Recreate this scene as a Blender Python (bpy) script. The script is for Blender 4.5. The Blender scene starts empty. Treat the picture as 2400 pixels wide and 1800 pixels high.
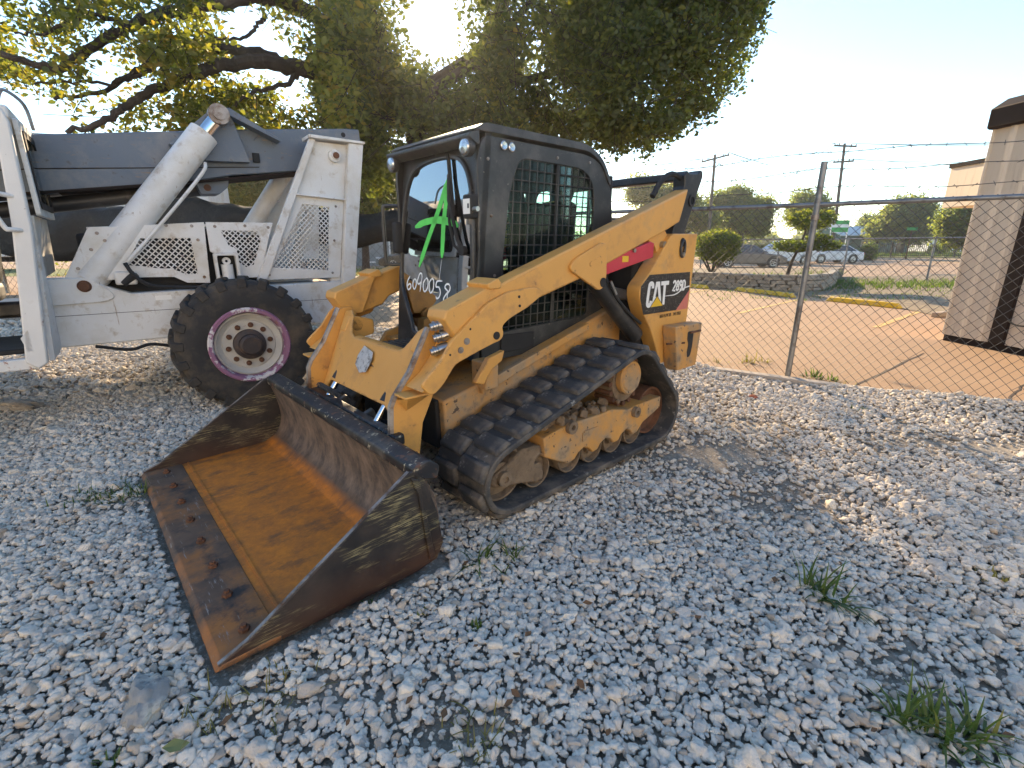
import bpy, bmesh, math, random
import numpy as np
from mathutils import Vector, Matrix, Euler
R = math.radians
sc = bpy.context.scene
random.seed(7); rng = np.random.default_rng(7)

# ------------------------------------------------------------------ camera, sky, sun
PITCH = 16.1; EYE = 1.46; FPX = 1133.0          # focal length in pixels of the 2400 x 1800 photograph
cd = bpy.data.cameras.new('camera'); cam = bpy.data.objects.new('camera', cd); sc.collection.objects.link(cam)
cam.location = (0, 0, EYE); cam.rotation_euler = (R(90 - PITCH), 0, 0)
cd.sensor_width = 36; cd.lens = 36 * FPX / 2400; cd.clip_start = 0.05; cd.clip_end = 3000
sc.camera = cam
SUN_EL = 20.5; SUN_AZ = -8.0                     # azimuth from the camera's forward (+Y), positive to the right
w = bpy.data.worlds.new('World'); sc.world = w; w.use_nodes = True
wn = w.node_tree; sky = wn.nodes.new('ShaderNodeTexSky'); sky.sky_type = 'NISHITA'; sky.sun_disc = False
sky.sun_elevation = R(SUN_EL); sky.sun_rotation = R(SUN_AZ); sky.air_density = 1.25; sky.dust_density = 0.15; sky.ozone_density = 5.0; sky.altitude = 200
wn.links.new(sky.outputs[0], wn.nodes['Background'].inputs[0]); wn.nodes['Background'].inputs[1].default_value = 0.15
sd = bpy.data.lights.new('sun', 'SUN'); sd.energy = 5.0; sd.angle = R(0.55); sd.color = (1.0, 0.80, 0.56)
sun = bpy.data.objects.new('sun', sd); sc.collection.objects.link(sun)
sdir = Vector((math.sin(R(SUN_AZ)) * math.cos(R(SUN_EL)), math.cos(R(SUN_AZ)) * math.cos(R(SUN_EL)), math.sin(R(SUN_EL))))
sun.rotation_euler = sdir.to_track_quat('Z', 'Y').to_euler(); sun.location = sdir * 60
vs = sc.view_settings; vs.view_transform = 'Standard'; vs.look = 'None'; vs.exposure = 1.45; vs.gamma = 1.0; vs.use_curve_mapping = False
vs.use_white_balance = True; vs.white_balance_temperature = 7350; vs.white_balance_tint = 10
sc.cycles.max_bounces = 8; sc.cycles.transparent_max_bounces = 24; sc.cycles.caustics_reflective = False; sc.cycles.caustics_refractive = False
sc.cycles.sample_clamp_indirect = 6; sc.cycles.use_denoising = True

# ------------------------------------------------------------------ helpers
_cp, _sp = math.cos(R(PITCH)), math.sin(R(PITCH))
def ray(px, py):
    x = px - 1200; y = py - 900
    return Vector((x, FPX * _cp - y * _sp, -FPX * _sp - y * _cp))
def at(px, py, Y):
    v = ray(px, py); t = Y / v.y; return Vector((0, 0, EYE)) + v * t
def gp(px, py, z=0.0):
    v = ray(px, py); t = (z - EYE) / v.z; return Vector((0, 0, EYE)) + v * t

class MB:
    def __init__(s): s.v = []; s.f = []
    def add(s, vs, fs):
        n = len(s.v); s.v.extend(tuple(p) for p in vs); s.f.extend(tuple(n + i for i in q) for q in fs); return s
    def box(s, x0, x1, y0, y1, z0, z1):
        return s.add([(x0,y0,z0),(x1,y0,z0),(x1,y1,z0),(x0,y1,z0),(x0,y0,z1),(x1,y0,z1),(x1,y1,z1),(x0,y1,z1)],
                     [(0,3,2,1),(4,5,6,7),(0,1,5,4),(1,2,6,5),(2,3,7,6),(3,0,4,7)])
    def obox(s, c, size, rot=(0,0,0)):
        m = Euler(rot).to_matrix(); c = Vector(c); hx, hy, hz = size[0]/2, size[1]/2, size[2]/2
        P = [(-hx,-hy,-hz),(hx,-hy,-hz),(hx,hy,-hz),(-hx,hy,-hz),(-hx,-hy,hz),(hx,-hy,hz),(hx,hy,hz),(-hx,hy,hz)]
        return s.add([c + m @ Vector(p) for p in P], [(0,3,2,1),(4,5,6,7),(0,1,5,4),(1,2,6,5),(2,3,7,6),(3,0,4,7)])
    @staticmethod
    def _map(ax):
        return {'Y': lambda a, b, t: (a, t, b), 'X': lambda a, b, t: (t, a, b), 'Z': lambda a, b, t: (a, b, t)}[ax]
    def prism(s, poly, a, b, ax='Y'):
        m = s._map(ax); n = len(poly)
        return s.add([m(p[0], p[1], a) for p in poly] + [m(p[0], p[1], b) for p in poly],
              [tuple(range(n)), tuple(range(2*n-1, n-1, -1))] + [(i, (i+1) % n, n + (i+1) % n, n + i) for i in range(n)])
    def ring(s, outer, inner, a, b, ax='Y'):
        m = s._map(ax); n = len(outer)
        V = [m(*p, a) for p in outer] + [m(*p, a) for p in inner] + [m(*p, b) for p in outer] + [m(*p, b) for p in inner]
        F = []
        for i in range(n):
            j = (i+1) % n
            F += [(i, j, n+j, n+i), (2*n+j, 2*n+i, 3*n+i, 3*n+j), (j, i, 2*n+i, 2*n+j), (n+i, n+j, 3*n+j, 3*n+i)]
        return s.add(V, F)
    def tube(s, pts, r, n=8, closed=False, caps=True):
        P = [Vector(p) for p in pts]; k = len(P); rs = r if isinstance(r, (list, tuple)) else [r]*k
        V = []; u = None
        for i in range(k):
            a = P[(i-1) % k] if (i > 0 or closed) else P[i]; b = P[(i+1) % k] if (i < k-1 or closed) else P[i]
            t = (b - a); t = t.normalized() if t.length > 1e-9 else Vector((0,0,1))
            if u is None: u = t.orthogonal().normalized()
            u = (u - t * u.dot(t)); u = u.normalized() if u.length > 1e-6 else t.orthogonal().normalized()
            w_ = t.cross(u)
            V += [P[i] + (u*math.cos(2*math.pi*j/n) + w_*math.sin(2*math.pi*j/n)) * rs[i] for j in range(n)]
        F = []
        for i in range(k if closed else k-1):
            i2 = (i+1) % k
            F += [(i*n+j, i*n+(j+1) % n, i2*n+(j+1) % n, i2*n+j) for j in range(n)]
        if caps and not closed: F += [tuple(range(n-1, -1, -1)), tuple(range((k-1)*n, k*n))]
        return s.add(V, F)
    def cyl(s, p0, p1, r, n=16, r2=None): return s.tube([p0, p1], [r, r if r2 is None else r2], n)
    def lathe(s, prof, c, axis='Y', n=32):                      # prof: (radius, offset along the axis); closed profile
        c = Vector(c); V = []; k = len(prof)
        for i in range(n):
            a = 2*math.pi*i/n; ca, sa = math.cos(a), math.sin(a)
            for (r, t) in prof:
                V.append(c + Vector({'Y': (r*ca, t, r*sa), 'X': (t, r*ca, r*sa), 'Z': (r*ca, r*sa, t)}[axis]))
        F = [(i*k+j, i*k+(j+1) % k, ((i+1) % n)*k+(j+1) % k, ((i+1) % n)*k+j) for i in range(n) for j in range(k)]
        return s.add(V, F)
    def ribbon(s, pts, wid, plane, depth=0.0015):               # flat painted stroke: plane maps (a,b,h) to 3D
        k = len(pts); V = []
        for i in range(k):
            a = Vector(pts[max(i-1, 0)]); b = Vector(pts[min(i+1, k-1)]); t = b - a
            t = t.normalized() if t.length > 1e-9 else Vector((1, 0)); nn = Vector((-t.y, t.x)); p = Vector(pts[i])
            wi = wid[i] if isinstance(wid, (list, tuple)) else wid
            for q in (p + nn*wi/2, p - nn*wi/2): V += [plane(q.x, q.y, depth)]
        return s.add(V, [(2*i, 2*i+1, 2*i+3, 2*i+2) for i in range(k-1)])
    def build(s, name, mat=None, parent=None, bevel=0.0, seg=2, sharp=32, fix=True):
        me = bpy.data.meshes.new(name); me.from_pydata([tuple(p) for p in s.v], [], s.f)
        if fix:
            bm = bmesh.new(); bm.from_mesh(me); bmesh.ops.recalc_face_normals(bm, faces=bm.faces); bm.to_mesh(me); bm.free()
        return link(name, me, mat, parent, bevel, seg, sharp)
def link(name, me, mat=None, parent=None, bevel=0.0, seg=2, sharp=32):
    if mat: me.materials.append(mat)
    if sharp is not None and len(me.polygons):
        me.polygons.foreach_set('use_smooth', [True]*len(me.polygons)); me.set_sharp_from_angle(angle=R(sharp))
    o = bpy.data.objects.new(name, me); sc.collection.objects.link(o)
    if parent: o.parent = parent
    if bevel:
        b = o.modifiers.new('bevel', 'BEVEL'); b.width = bevel; b.segments = seg; b.limit_method = 'ANGLE'; b.angle_limit = R(38); b.harden_normals = False
    return o
def tag(o, label=None, cat=None, group=None, kind=None):
    if label: o['label'] = label
    if cat: o['category'] = cat
    if group: o['group'] = group
    if kind: o['kind'] = kind
    return o
def thing(name, label, cat, loc=(0,0,0), rz=0.0, group=None, rot=None):
    o = bpy.data.objects.new(name, None); sc.collection.objects.link(o); o.empty_display_size = 0.2
    o.location = loc; o.rotation_euler = rot if rot else (0, 0, rz)
    return tag(o, label, cat, group)
def copy_of(src, parent=None, loc=None, rot=None, scale=None):
    o = src.copy(); sc.collection.objects.link(o); o.parent = parent if parent else src.parent
    if loc is not None: o.location = loc
    if rot is not None: o.rotation_euler = rot
    if scale is not None: o.scale = scale
    return o
def smooth(pts, n=6, closed=False):
    P = [Vector(p) for p in pts]; k = len(P); out = []
    for i in range(k if closed else k-1):
        p0 = P[(i-1) % k] if (closed or i > 0) else P[0]*2 - P[1]; p1 = P[i]; p2 = P[(i+1) % k]; p3 = P[(i+2) % k] if (closed or i < k-2) else P[-1]*2 - P[-2]
        for j in range(n):
            t = j/n; out.append(0.5*((2*p1) + (p2-p0)*t + (2*p0-5*p1+4*p2-p3)*t*t + (3*p1-p0-3*p2+p3)*t*t*t))
    if not closed: out.append(P[-1])
    return out
def resample(poly, n):
    P = [Vector(p) for p in poly]; P2 = P + [P[0]]; L = [0]
    for i in range(len(P)): L.append(L[-1] + (P2[i+1]-P2[i]).length)
    out = []
    for k in range(n):
        d = L[-1]*k/n; i = max(j for j in range(len(P)) if L[j] <= d + 1e-9); t = (d-L[i])/max(L[i+1]-L[i], 1e-9); out.append(P2[i].lerp(P2[i+1], t))
    return out
def round_poly(poly, r, n=4):
    P = [Vector(p) for p in poly]; k = len(P); out = []
    for i in range(k):
        a, b, c = P[i-1], P[i], P[(i+1) % k]; ra = r[i] if isinstance(r, (list, tuple)) else r
        if ra <= 0: out.append(b); continue
        d1 = min(ra, (a-b).length*0.45); d2 = min(ra, (c-b).length*0.45); s_ = b + (a-b).normalized()*d1; e_ = b + (c-b).normalized()*d2
        for j in range(n+1):
            t = j/n; out.append(s_*(1-t)**2 + b*2*t*(1-t) + e_*t*t)
    return out

# ------------------------------------------------------------------ materials
def nmat(name):
    m = bpy.data.materials.new(name); m.use_nodes = True; nt = m.node_tree; return m, nt, nt.nodes['Principled BSDF']
def nd(nt, t, **kw):
    n = nt.nodes.new(t)
    for k, v in kw.items():
        if k in n.inputs: n.inputs[k].default_value = v
        else: setattr(n, k, v)
    return n
def coords(nt, scale=(1,1,1), rot=(0,0,0), loc=(0,0,0)):
    tc = nd(nt, 'ShaderNodeTexCoord'); mp = nd(nt, 'ShaderNodeMapping'); mp.inputs['Scale'].default_value = scale; mp.inputs['Rotation'].default_value = rot; mp.inputs['Location'].default_value = loc
    nt.links.new(tc.outputs['Object'], mp.inputs['Vector']); return mp.outputs[0]
def noise(nt, vec, scale, detail=5, rough=0.6, dist=0.0):
    n = nd(nt, 'ShaderNodeTexNoise', Scale=scale, Detail=detail, Roughness=rough, Distortion=dist); nt.links.new(vec, n.inputs['Vector']); return n.outputs['Fac']
def ramp(nt, fac, lo, hi):
    n = nd(nt, 'ShaderNodeMapRange', clamp=True); n.inputs['From Min'].default_value = lo; n.inputs['From Max'].default_value = hi; nt.links.new(fac, n.inputs['Value']); return n.outputs[0]
def math2(nt, op, a, b):
    n = nd(nt, 'ShaderNodeMath', operation=op)
    for i, x in enumerate((a, b)):
        if isinstance(x, (int, float)): n.inputs[i].default_value = x
        elif x is not None: nt.links.new(x, n.inputs[i])
    return n.outputs[0]
def mix(nt, fac, a, b):
    n = nd(nt, 'ShaderNodeMix', data_type='RGBA')
    for s_, x in ((n.inputs[0], fac), (n.inputs[6], a), (n.inputs[7], b)):
        if isinstance(x, (int, float)): s_.default_value = x
        elif isinstance(x, tuple): s_.default_value = (*x, 1) if len(x) == 3 else x
        else: nt.links.new(x, s_)
    return n.outputs[2]
def bump(nt, b, h, strength=0.3, dist=0.01):
    n = nd(nt, 'ShaderNodeBump', Strength=strength, Distance=dist); nt.links.new(h, n.inputs['Height']); nt.links.new(n.outputs[0], b.inputs['Normal'])
def sep(nt, vec):
    n = nd(nt, 'ShaderNodeSeparateXYZ'); nt.links.new(vec, n.inputs[0]); return n.outputs
def surf(name, col, rough=0.6, metal=0.0, var=0.12, vscale=3.0, layers=(), bmp=None, spec=0.5, edge=None):
    """col with slow tonal variation; layers: (colour, noise scale, lo, hi[, stretch]) worn or dirty areas with shapes of their own; bmp: (scale, strength, dist)"""
    m, nt, b = nmat(name); v = coords(nt); n0 = noise(nt, v, vscale, 6)
    dk = tuple(c*(1-var) for c in col); lt = tuple(min(1, c*(1+var)) for c in col); c = mix(nt, ramp(nt, n0, 0.3, 0.7), dk, lt); rr = None
    for ly in layers:
        vv = coords(nt, scale=ly[4]) if len(ly) > 4 else v
        f = ramp(nt, noise(nt, vv, ly[1], 8, 0.65), ly[2], ly[3]); c = mix(nt, f, c, ly[0])
    if edge:                                                   # paint rubbed off along the edges of the steel
        bv = nd(nt, 'ShaderNodeBevel', samples=4, Radius=edge[1]); ge = nd(nt, 'ShaderNodeNewGeometry'); dt = nd(nt, 'ShaderNodeVectorMath', operation='DOT_PRODUCT'); nt.links.new(bv.outputs[0], dt.inputs[0]); nt.links.new(ge.outputs['Normal'], dt.inputs[1])
        ef = math2(nt, 'MULTIPLY', ramp(nt, dt.outputs['Value'], 0.985, 0.90), ramp(nt, noise(nt, v, 13, 7, 0.7), edge[2], edge[2]+0.05)); c = mix(nt, ef, c, edge[0])
    nt.links.new(c, b.inputs['Base Color']); b.inputs['Roughness'].default_value = rough; b.inputs['Metallic'].default_value = metal; b.inputs['Specular IOR Level'].default_value = spec
    if bmp: bump(nt, b, noise(nt, v, bmp[0], 6), bmp[1], bmp[2])
    rn = math2(nt, 'ADD', math2(nt, 'MULTIPLY', noise(nt, v, 9, 4), 0.25), rough-0.12); nt.links.new(rn, b.inputs['Roughness'])
    return m
DUST = (0.30, 0.23, 0.15)
M = {}
M['yellow'] = surf('yellow_paint', (0.66, 0.33, 0.085), 0.45, 0, 0.06, 2.5, [((0.50,0.25,0.08), 6, 0.53, 0.68), (DUST, 2.6, 0.56, 0.85), ((0.34,0.17,0.06), 12, 0.66, 0.70)], (60, 0.08, 0.002), edge=((0.12,0.065,0.035), 0.012, 0.55))
M['yellow_dirty'] = surf('dusty_yellow_paint', (0.56, 0.27, 0.07), 0.7, 0, 0.1, 3, [((0.34,0.235,0.14), 4.5, 0.42, 0.62), ((0.20,0.14,0.09), 9, 0.56, 0.70), ((0.08,0.055,0.04), 22, 0.62, 0.66)], (40, 0.25, 0.004))
M['yellow_scuffed'] = surf('scuffed_yellow_paint', (0.64, 0.315, 0.08), 0.5, 0, 0.08, 2.5, [((0.42,0.22,0.08), 5, 0.55, 0.75), ((0.10,0.06,0.04), 20, 0.655, 0.68, (1,0.35,1))], (60, 0.1, 0.002), edge=((0.11,0.06,0.035), 0.014, 0.50))
M['mud'] = surf('dried_mud', (0.20,0.14,0.09), 0.95, 0, 0.25, 8, [((0.10,0.07,0.045), 20, 0.55, 0.7)], (35, 0.8, 0.02))
M['black'] = surf('black_paint', (0.024,0.025,0.027), 0.42, 0, 0.2, 4, [((0.10,0.092,0.083), 4, 0.48, 0.78), ((0.20,0.18,0.15), 45, 0.65, 0.69)], (90, 0.06, 0.001))
M['black_matt'] = surf('matt_black', (0.016,0.016,0.017), 0.8, 0, 0.2, 5, [((0.07,0.06,0.05), 8, 0.6, 0.8)])
M['rubber'] = surf('track_rubber', (0.044,0.043,0.043), 0.75, 0, 0.25, 5, [((0.16,0.13,0.10), 5, 0.48, 0.68), ((0.30,0.28,0.25), 18, 0.61, 0.72)], (45, 0.5, 0.006))
M['tyre'] = surf('tyre_rubber', (0.026,0.025,0.025), 0.8, 0, 0.2, 4, [((0.11,0.082,0.055), 3.5, 0.46, 0.70)], (30, 0.4, 0.006))
M['steel'] = surf('bare_steel', (0.42,0.41,0.40), 0.3, 1.0, 0.1, 8, [((0.12,0.09,0.07), 14, 0.62, 0.75)])
M['worn_steel'] = surf('worn_steel_edge', (0.30,0.27,0.25), 0.5, 0.6, 0.15, 10, [((0.12,0.06,0.03), 12, 0.45, 0.65)])
M['chrome'] = surf('chrome_rod', (0.75,0.75,0.75), 0.12, 1.0, 0.02, 4)
M['white_paint'] = surf('white_paint', (0.66,0.655,0.64), 0.45, 0, 0.05, 2, [((0.52,0.47,0.39), 2.5, 0.48, 0.74), ((0.42,0.35,0.27), 8, 0.56, 0.72), ((0.30,0.21,0.14), 9, 0.64, 0.72, (5,5,0.5)), ((0.16,0.09,0.06), 34, 0.71, 0.725)], (50, 0.05, 0.002), edge=((0.22,0.13,0.09), 0.010, 0.55))
M['white_chipped'] = surf('chipped_white_paint', (0.66,0.65,0.63), 0.5, 0, 0.06, 3, [((0.30,0.12,0.07), 6, 0.615, 0.64, (1,1,0.45)), ((0.10,0.08,0.07), 22, 0.68, 0.71), ((0.50,0.46,0.40), 6, 0.62, 0.8)])
M['grey_boom'] = surf('grey_boom_paint', (0.105,0.135,0.175), 0.5, 0, 0.10, 1.6, [((0.21,0.21,0.21), 3, 0.52, 0.72), ((0.07,0.065,0.065), 12, 0.60, 0.68), ((0.24,0.17,0.12), 9, 0.62, 0.68, (0.6,1,4))])
M['red'] = surf('red_paint', (0.55,0.035,0.055), 0.45, 0, 0.1, 6, [((0.35,0.10,0.08), 12, 0.65, 0.75)])
M['galv'] = surf('galvanised_steel', (0.22,0.225,0.23), 0.5, 0.75, 0.15, 12, [((0.12,0.10,0.09), 9, 0.52, 0.68)])
M['wire'] = surf('chain_link_wire', (0.10,0.095,0.09), 0.6, 0.5, 0.2, 6, [((0.14,0.08,0.05), 5, 0.55, 0.7)])
M['white_mark'] = surf('white_marker', (0.80,0.82,0.82), 0.7, 0, 0.06, 30)
M['green_mark'] = surf('green_spray_paint', (0.09,0.62,0.11), 0.7, 0, 0.15, 14)
M['decal_black'] = surf('black_decal', (0.015,0.015,0.016), 0.4, 0, 0.2, 5, [((0.17,0.16,0.14), 22, 0.60, 0.63, (1,1,7)), ((0.17,0.16,0.14), 20, 0.60, 0.63, (6,1,1))])
M['decal_white'] = surf('white_decal', (0.78,0.77,0.74), 0.45, 0, 0.04, 8, [((0.3,0.28,0.25), 30, 0.72, 0.78)])
M['decal_yellow'] = surf('yellow_decal', (0.75,0.45,0.03), 0.45, 0, 0.06, 8)
M['decal_red'] = surf('faded_red_decal', (0.60,0.17,0.13), 0.5, 0, 0.1, 8)
M['sticker'] = surf('torn_silver_sticker', (0.55,0.54,0.53), 0.35, 0.3, 0.1, 20, [((0.22,0.21,0.20), 28, 0.5, 0.6)], (40, 0.8, 0.01))
M['seat'] = surf('seat_vinyl', (0.03,0.03,0.033), 0.6)
M['rust'] = surf('rust', (0.13,0.055,0.028), 0.85, 0, 0.3, 9, [((0.07,0.035,0.02), 12, 0.5, 0.7)], (50, 0.5, 0.004))
M['bark'] = surf('bark', (0.055,0.042,0.033), 0.95, 0, 0.3, 6, [((0.12,0.10,0.085), 12, 0.55, 0.75, (1,1,0.3))], (18, 0.9, 0.03))
M['beige'] = surf('beige_metal_siding', (0.64,0.55,0.44), 0.55, 0, 0.05, 1.5, [((0.46,0.37,0.28), 5, 0.55, 0.8, (3,3,0.3))])
M['brown'] = surf('dark_brown_trim', (0.024,0.017,0.015), 0.8, 0, 0.15, 3, spec=0.15)
M['kerb_yellow'] = surf('yellow_kerb_paint', (0.68,0.42,0.02), 0.7, 0, 0.08, 5, [((0.40,0.32,0.22), 8, 0.57, 0.64), ((0.2,0.15,0.09), 16, 0.60, 0.68)], (40, 0.3, 0.005))
M['line_yellow'] = surf('faded_yellow_line', (0.58,0.38,0.12), 0.8, 0, 0.1, 4, [((0.36,0.22,0.12), 7, 0.48, 0.6)])
M['limestone'] = surf('limestone', (0.36,0.31,0.25), 0.9, 0, 0.25, 4, [((0.16,0.14,0.12), 8, 0.5, 0.7)], (20, 0.7, 0.02))
M['tarp'] = surf('black_tarp', (0.013,0.013,0.014), 0.7, 0, 0.3, 4, [((0.04,0.036,0.03), 6, 0.55, 0.75)], (7, 0.7, 0.05))
M['house_grey'] = surf('grey_siding', (0.20,0.21,0.22), 0.8)
M['roof'] = surf('grey_shingle', (0.13,0.115,0.10), 0.9, 0, 0.2, 8)
M['trim'] = surf('white_trim', (0.66,0.65,0.63), 0.6)
M['wood_pole'] = surf('weathered_pole', (0.10,0.08,0.065), 0.9, 0, 0.2, 5)
M['green_metal'] = surf('green_metal_wall', (0.07,0.13,0.11), 0.6)
M['pale_roof'] = surf('pale_metal_roof', (0.52,0.52,0.50), 0.5)
M['sign_green'] = surf('green_sign', (0.03,0.30,0.07), 0.5)
M['leaf_litter'] = surf('fallen_leaf', (0.16,0.075,0.03), 0.8, 0, 0.3, 20)
def car_paint(name, c, metal=0.3): 
    m, nt, b = nmat(name); b.inputs['Base Color'].default_value = (*c, 1); b.inputs['Roughness'].default_value = 0.28; b.inputs['Metallic'].default_value = metal; b.inputs['Coat Weight'].default_value = 0.6; return m
M['car_dark'] = car_paint('dark_grey_car_paint', (0.10,0.095,0.095), 0.4); M['car_white'] = car_paint('white_car_paint', (0.68,0.67,0.66), 0.0); M['car_silver'] = car_paint('silver_white_car_paint', (0.62,0.62,0.62), 0.1); M['car_black'] = car_paint('black_car_paint', (0.012,0.012,0.014), 0.2)
M['car_glass'] = car_paint('car_window', (0.03,0.035,0.04), 0.0); M['car_glass'].node_tree.nodes['Principled BSDF'].inputs['Roughness'].default_value = 0.05
M['lens'] = surf('lamp_lens', (0.50,0.50,0.52), 0.2, 0.9, 0.3, 40); M['alloy'] = surf('alloy_rim', (0.50,0.50,0.50), 0.35, 0.8); M['lamp_red'] = surf('red_tail_lamp', (0.45,0.02,0.02), 0.2)
def glass(name, tint, refl, fres=0.8):
    m = bpy.data.materials.new(name); m.use_nodes = True; nt = m.node_tree; nt.nodes.clear(); o = nd(nt, 'ShaderNodeOutputMaterial')
    t = nd(nt, 'ShaderNodeBsdfTransparent'); t.inputs[0].default_value = (*tint, 1); g = nd(nt, 'ShaderNodeBsdfGlossy', Roughness=0.015); g.inputs[0].default_value = (0.95,0.97,1,1)
    lw = nd(nt, 'ShaderNodeLayerWeight', Blend=0.25); f = math2(nt, 'ADD', math2(nt, 'MULTIPLY', lw.outputs['Fresnel'], fres), refl); mx = nd(nt, 'ShaderNodeMixShader')
    nt.links.new(f, mx.inputs[0]); nt.links.new(t.outputs[0], mx.inputs[1]); nt.links.new(g.outputs[0], mx.inputs[2]); nt.links.new(mx.outputs[0], o.inputs[0]); return m
M['door_glass'] = glass('door_glass', (0.30,0.33,0.33), 0.36); M['side_glass'] = glass('side_glass', (0.74,0.86,0.84), 0.0, 0.22); M['cab_glass'] = glass('cab_glass', (0.55,0.60,0.58), 0.06)
def leaf_mat(name, cols, trans=0.5, pos=(0.0, 0.4, 0.75, 1.0)):
    m = bpy.data.materials.new(name); m.use_nodes = True; nt = m.node_tree; nt.nodes.clear(); o = nd(nt, 'ShaderNodeOutputMaterial')
    a = nd(nt, 'ShaderNodeAttribute', attribute_name='tint'); cr = nd(nt, 'ShaderNodeValToRGB'); e = cr.color_ramp.elements
    while len(e) < len(cols): e.new(0.5)
    for i, c in enumerate(cols): e[i].position = pos[i]; e[i].color = (*c, 1)
    nt.links.new(a.outputs['Fac'], cr.inputs[0]); d = nd(nt, 'ShaderNodeBsdfPrincipled', Roughness=0.55); nt.links.new(cr.outputs[0], d.inputs['Base Color'])
    t = nd(nt, 'ShaderNodeBsdfTranslucent'); br = nd(nt, 'ShaderNodeVectorMath', operation='MULTIPLY'); br.inputs[1].default_value = (2.0, 2.1, 0.9); nt.links.new(cr.outputs[0], br.inputs[0]); nt.links.new(br.outputs[0], t.inputs[0])
    mx = nd(nt, 'ShaderNodeMixShader'); mx.inputs[0].default_value = trans; nt.links.new(d.outputs[0], mx.inputs[1]); nt.links.new(t.outputs[0], mx.inputs[2]); nt.links.new(mx.outputs[0], o.inputs[0]); return m
M['leaf_oak'] = leaf_mat('oak_leaves', [(0.052,0.066,0.026), (0.088,0.105,0.034), (0.16,0.16,0.036), (0.23,0.165,0.04)], 0.5)
M['leaf_far'] = leaf_mat('distant_leaves', [(0.075,0.10,0.055), (0.115,0.14,0.065), (0.165,0.175,0.07), (0.21,0.195,0.08)], 0.62)
M['leaf_bush'] = leaf_mat('clipped_bush_leaves', [(0.060,0.080,0.022), (0.095,0.12,0.03), (0.16,0.165,0.035), (0.24,0.20,0.05)], 0.55)
M['grass'] = leaf_mat('grass_blades', [(0.045,0.075,0.022), (0.07,0.115,0.03), (0.115,0.15,0.035), (0.22,0.18,0.07)], 0.4)
M['grass_dry'] = leaf_mat('dry_grass', [(0.10,0.10,0.03), (0.17,0.15,0.04), (0.24,0.19,0.08), (0.30,0.24,0.12)], 0.35)
# ------------------------------------------------------------------ the setting: ground, yard, parking lot
F0 = Vector((3.14, 5.32)); FD = Vector((0.815, -0.58)).normalized(); FN = Vector((-FD.y, FD.x))       # fence line; FN points out of the yard
if FN.y < 0: FN = -FN
def fline(s, t=0.0): return F0 + FD*s + FN*t
F1 = fline(-5.2); FD2 = Vector((-10.9, 1.0)).normalized(); FN2 = Vector((-FD2.y, FD2.x)); FN2 = FN2 if FN2.y > 0 else -FN2
def fline2(u, t=0.0): return F1 + FD2*u + FN2*t
def fdist(x, y): return min(-((x-F0.x)*FN.x + (y-F0.y)*FN.y), -((x-F1.x)*FN2.x + (y-F1.y)*FN2.y))                                            # > 0 inside the yard
def sheet(name, pts, z, mat, parent=None):
    me = bpy.data.meshes.new(name); me.from_pydata([(p[0], p[1], z) for p in pts], [], [tuple(range(len(pts)))])
    bm = bmesh.new(); bm.from_mesh(me); bmesh.ops.recalc_face_normals(bm, faces=bm.faces)
    for f in bm.faces:
        if f.normal.z < 0: f.normal_flip()
    bm.to_mesh(me); bm.free(); return link(name, me, mat, parent, sharp=None)
M['earth'] = surf('field_earth', (0.13,0.115,0.06), 1.0, 0, 0.25, 0.05, [((0.09,0.11,0.04), 0.3, 0.45, 0.6)])
tag(sheet('ground', [(-325,-90),(325,-90),(325,290),(-325,290)], -0.06, M['earth']), kind='structure')

def lot_material():
    m, nt, b = nmat('tan_concrete'); v = coords(nt)
    c = mix(nt, ramp(nt, noise(nt, v, 0.35, 6), 0.35, 0.65), (0.30,0.185,0.105), (0.35,0.22,0.128)); c = mix(nt, ramp(nt, noise(nt, v, 2.2, 8, 0.7), 0.55, 0.75), c, (0.28,0.165,0.085))
    c = mix(nt, ramp(nt, noise(nt, coords(nt, scale=(0.6,2.5,1), rot=(0,0,0.6)), 1.4, 8, 0.7), 0.58, 0.72), c, (0.39,0.265,0.165)); c = mix(nt, ramp(nt, noise(nt, v, 0.9, 9, 0.75, 1.5), 0.60, 0.66), c, (0.26,0.15,0.08)); c = mix(nt, ramp(nt, noise(nt, coords(nt, scale=(0.25,3.0,1), rot=(0,0,0.95)), 1.1, 6, 0.7), 0.66, 0.70), c, (0.21,0.125,0.07)); c = mix(nt, ramp(nt, noise(nt, v, 55, 3), 0.62, 0.75), c, (0.29,0.19,0.125))
    nt.links.new(c, b.inputs['Base Color']); b.inputs['Roughness'].default_value = 0.85; bump(nt, b, noise(nt, v, 60, 5), 0.25, 0.004); return m
M['concrete'] = lot_material()
lot = tag(sheet('parking_lot', [fline2(70,-0.06), F1-FN*0.06, fline(40,-0.06), fline(40,64), fline(-60,64), fline2(70,20)], 0.0, M['concrete']), kind='structure')
M['joint'] = surf('dark_joint', (0.07,0.05,0.04), 0.95)
def strip(name, a, b, wd, z, mat, parent, wob=0.0, n=1):
    a = Vector((a[0], a[1])); b = Vector((b[0], b[1])); t = (b-a).normalized(); nn = Vector((-t.y, t.x)); L = []; Rr = []
    for i in range(n+1):
        p = a.lerp(b, i/n) + nn*random.uniform(-wob, wob); ww = wd*random.uniform(0.6, 1.2) if n > 1 else wd; L.append(p+nn*ww/2); Rr.append(p-nn*ww/2)
    return sheet(name, L + Rr[::-1], z, mat, parent)
strip('expansion_joint', gp(1985,912), gp(2150,835), 0.03, 0.004, M['joint'], lot, 0.008, 12)
strip('expansion_joint', gp(2150,835), gp(2165,828), 0.02, 0.0045, M['joint'], lot, 0.004, 3)
strip('expansion_joint', gp(2095,842), gp(2120,845), 0.018, 0.0047, M['joint'], lot, 0.006, 4)
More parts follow.
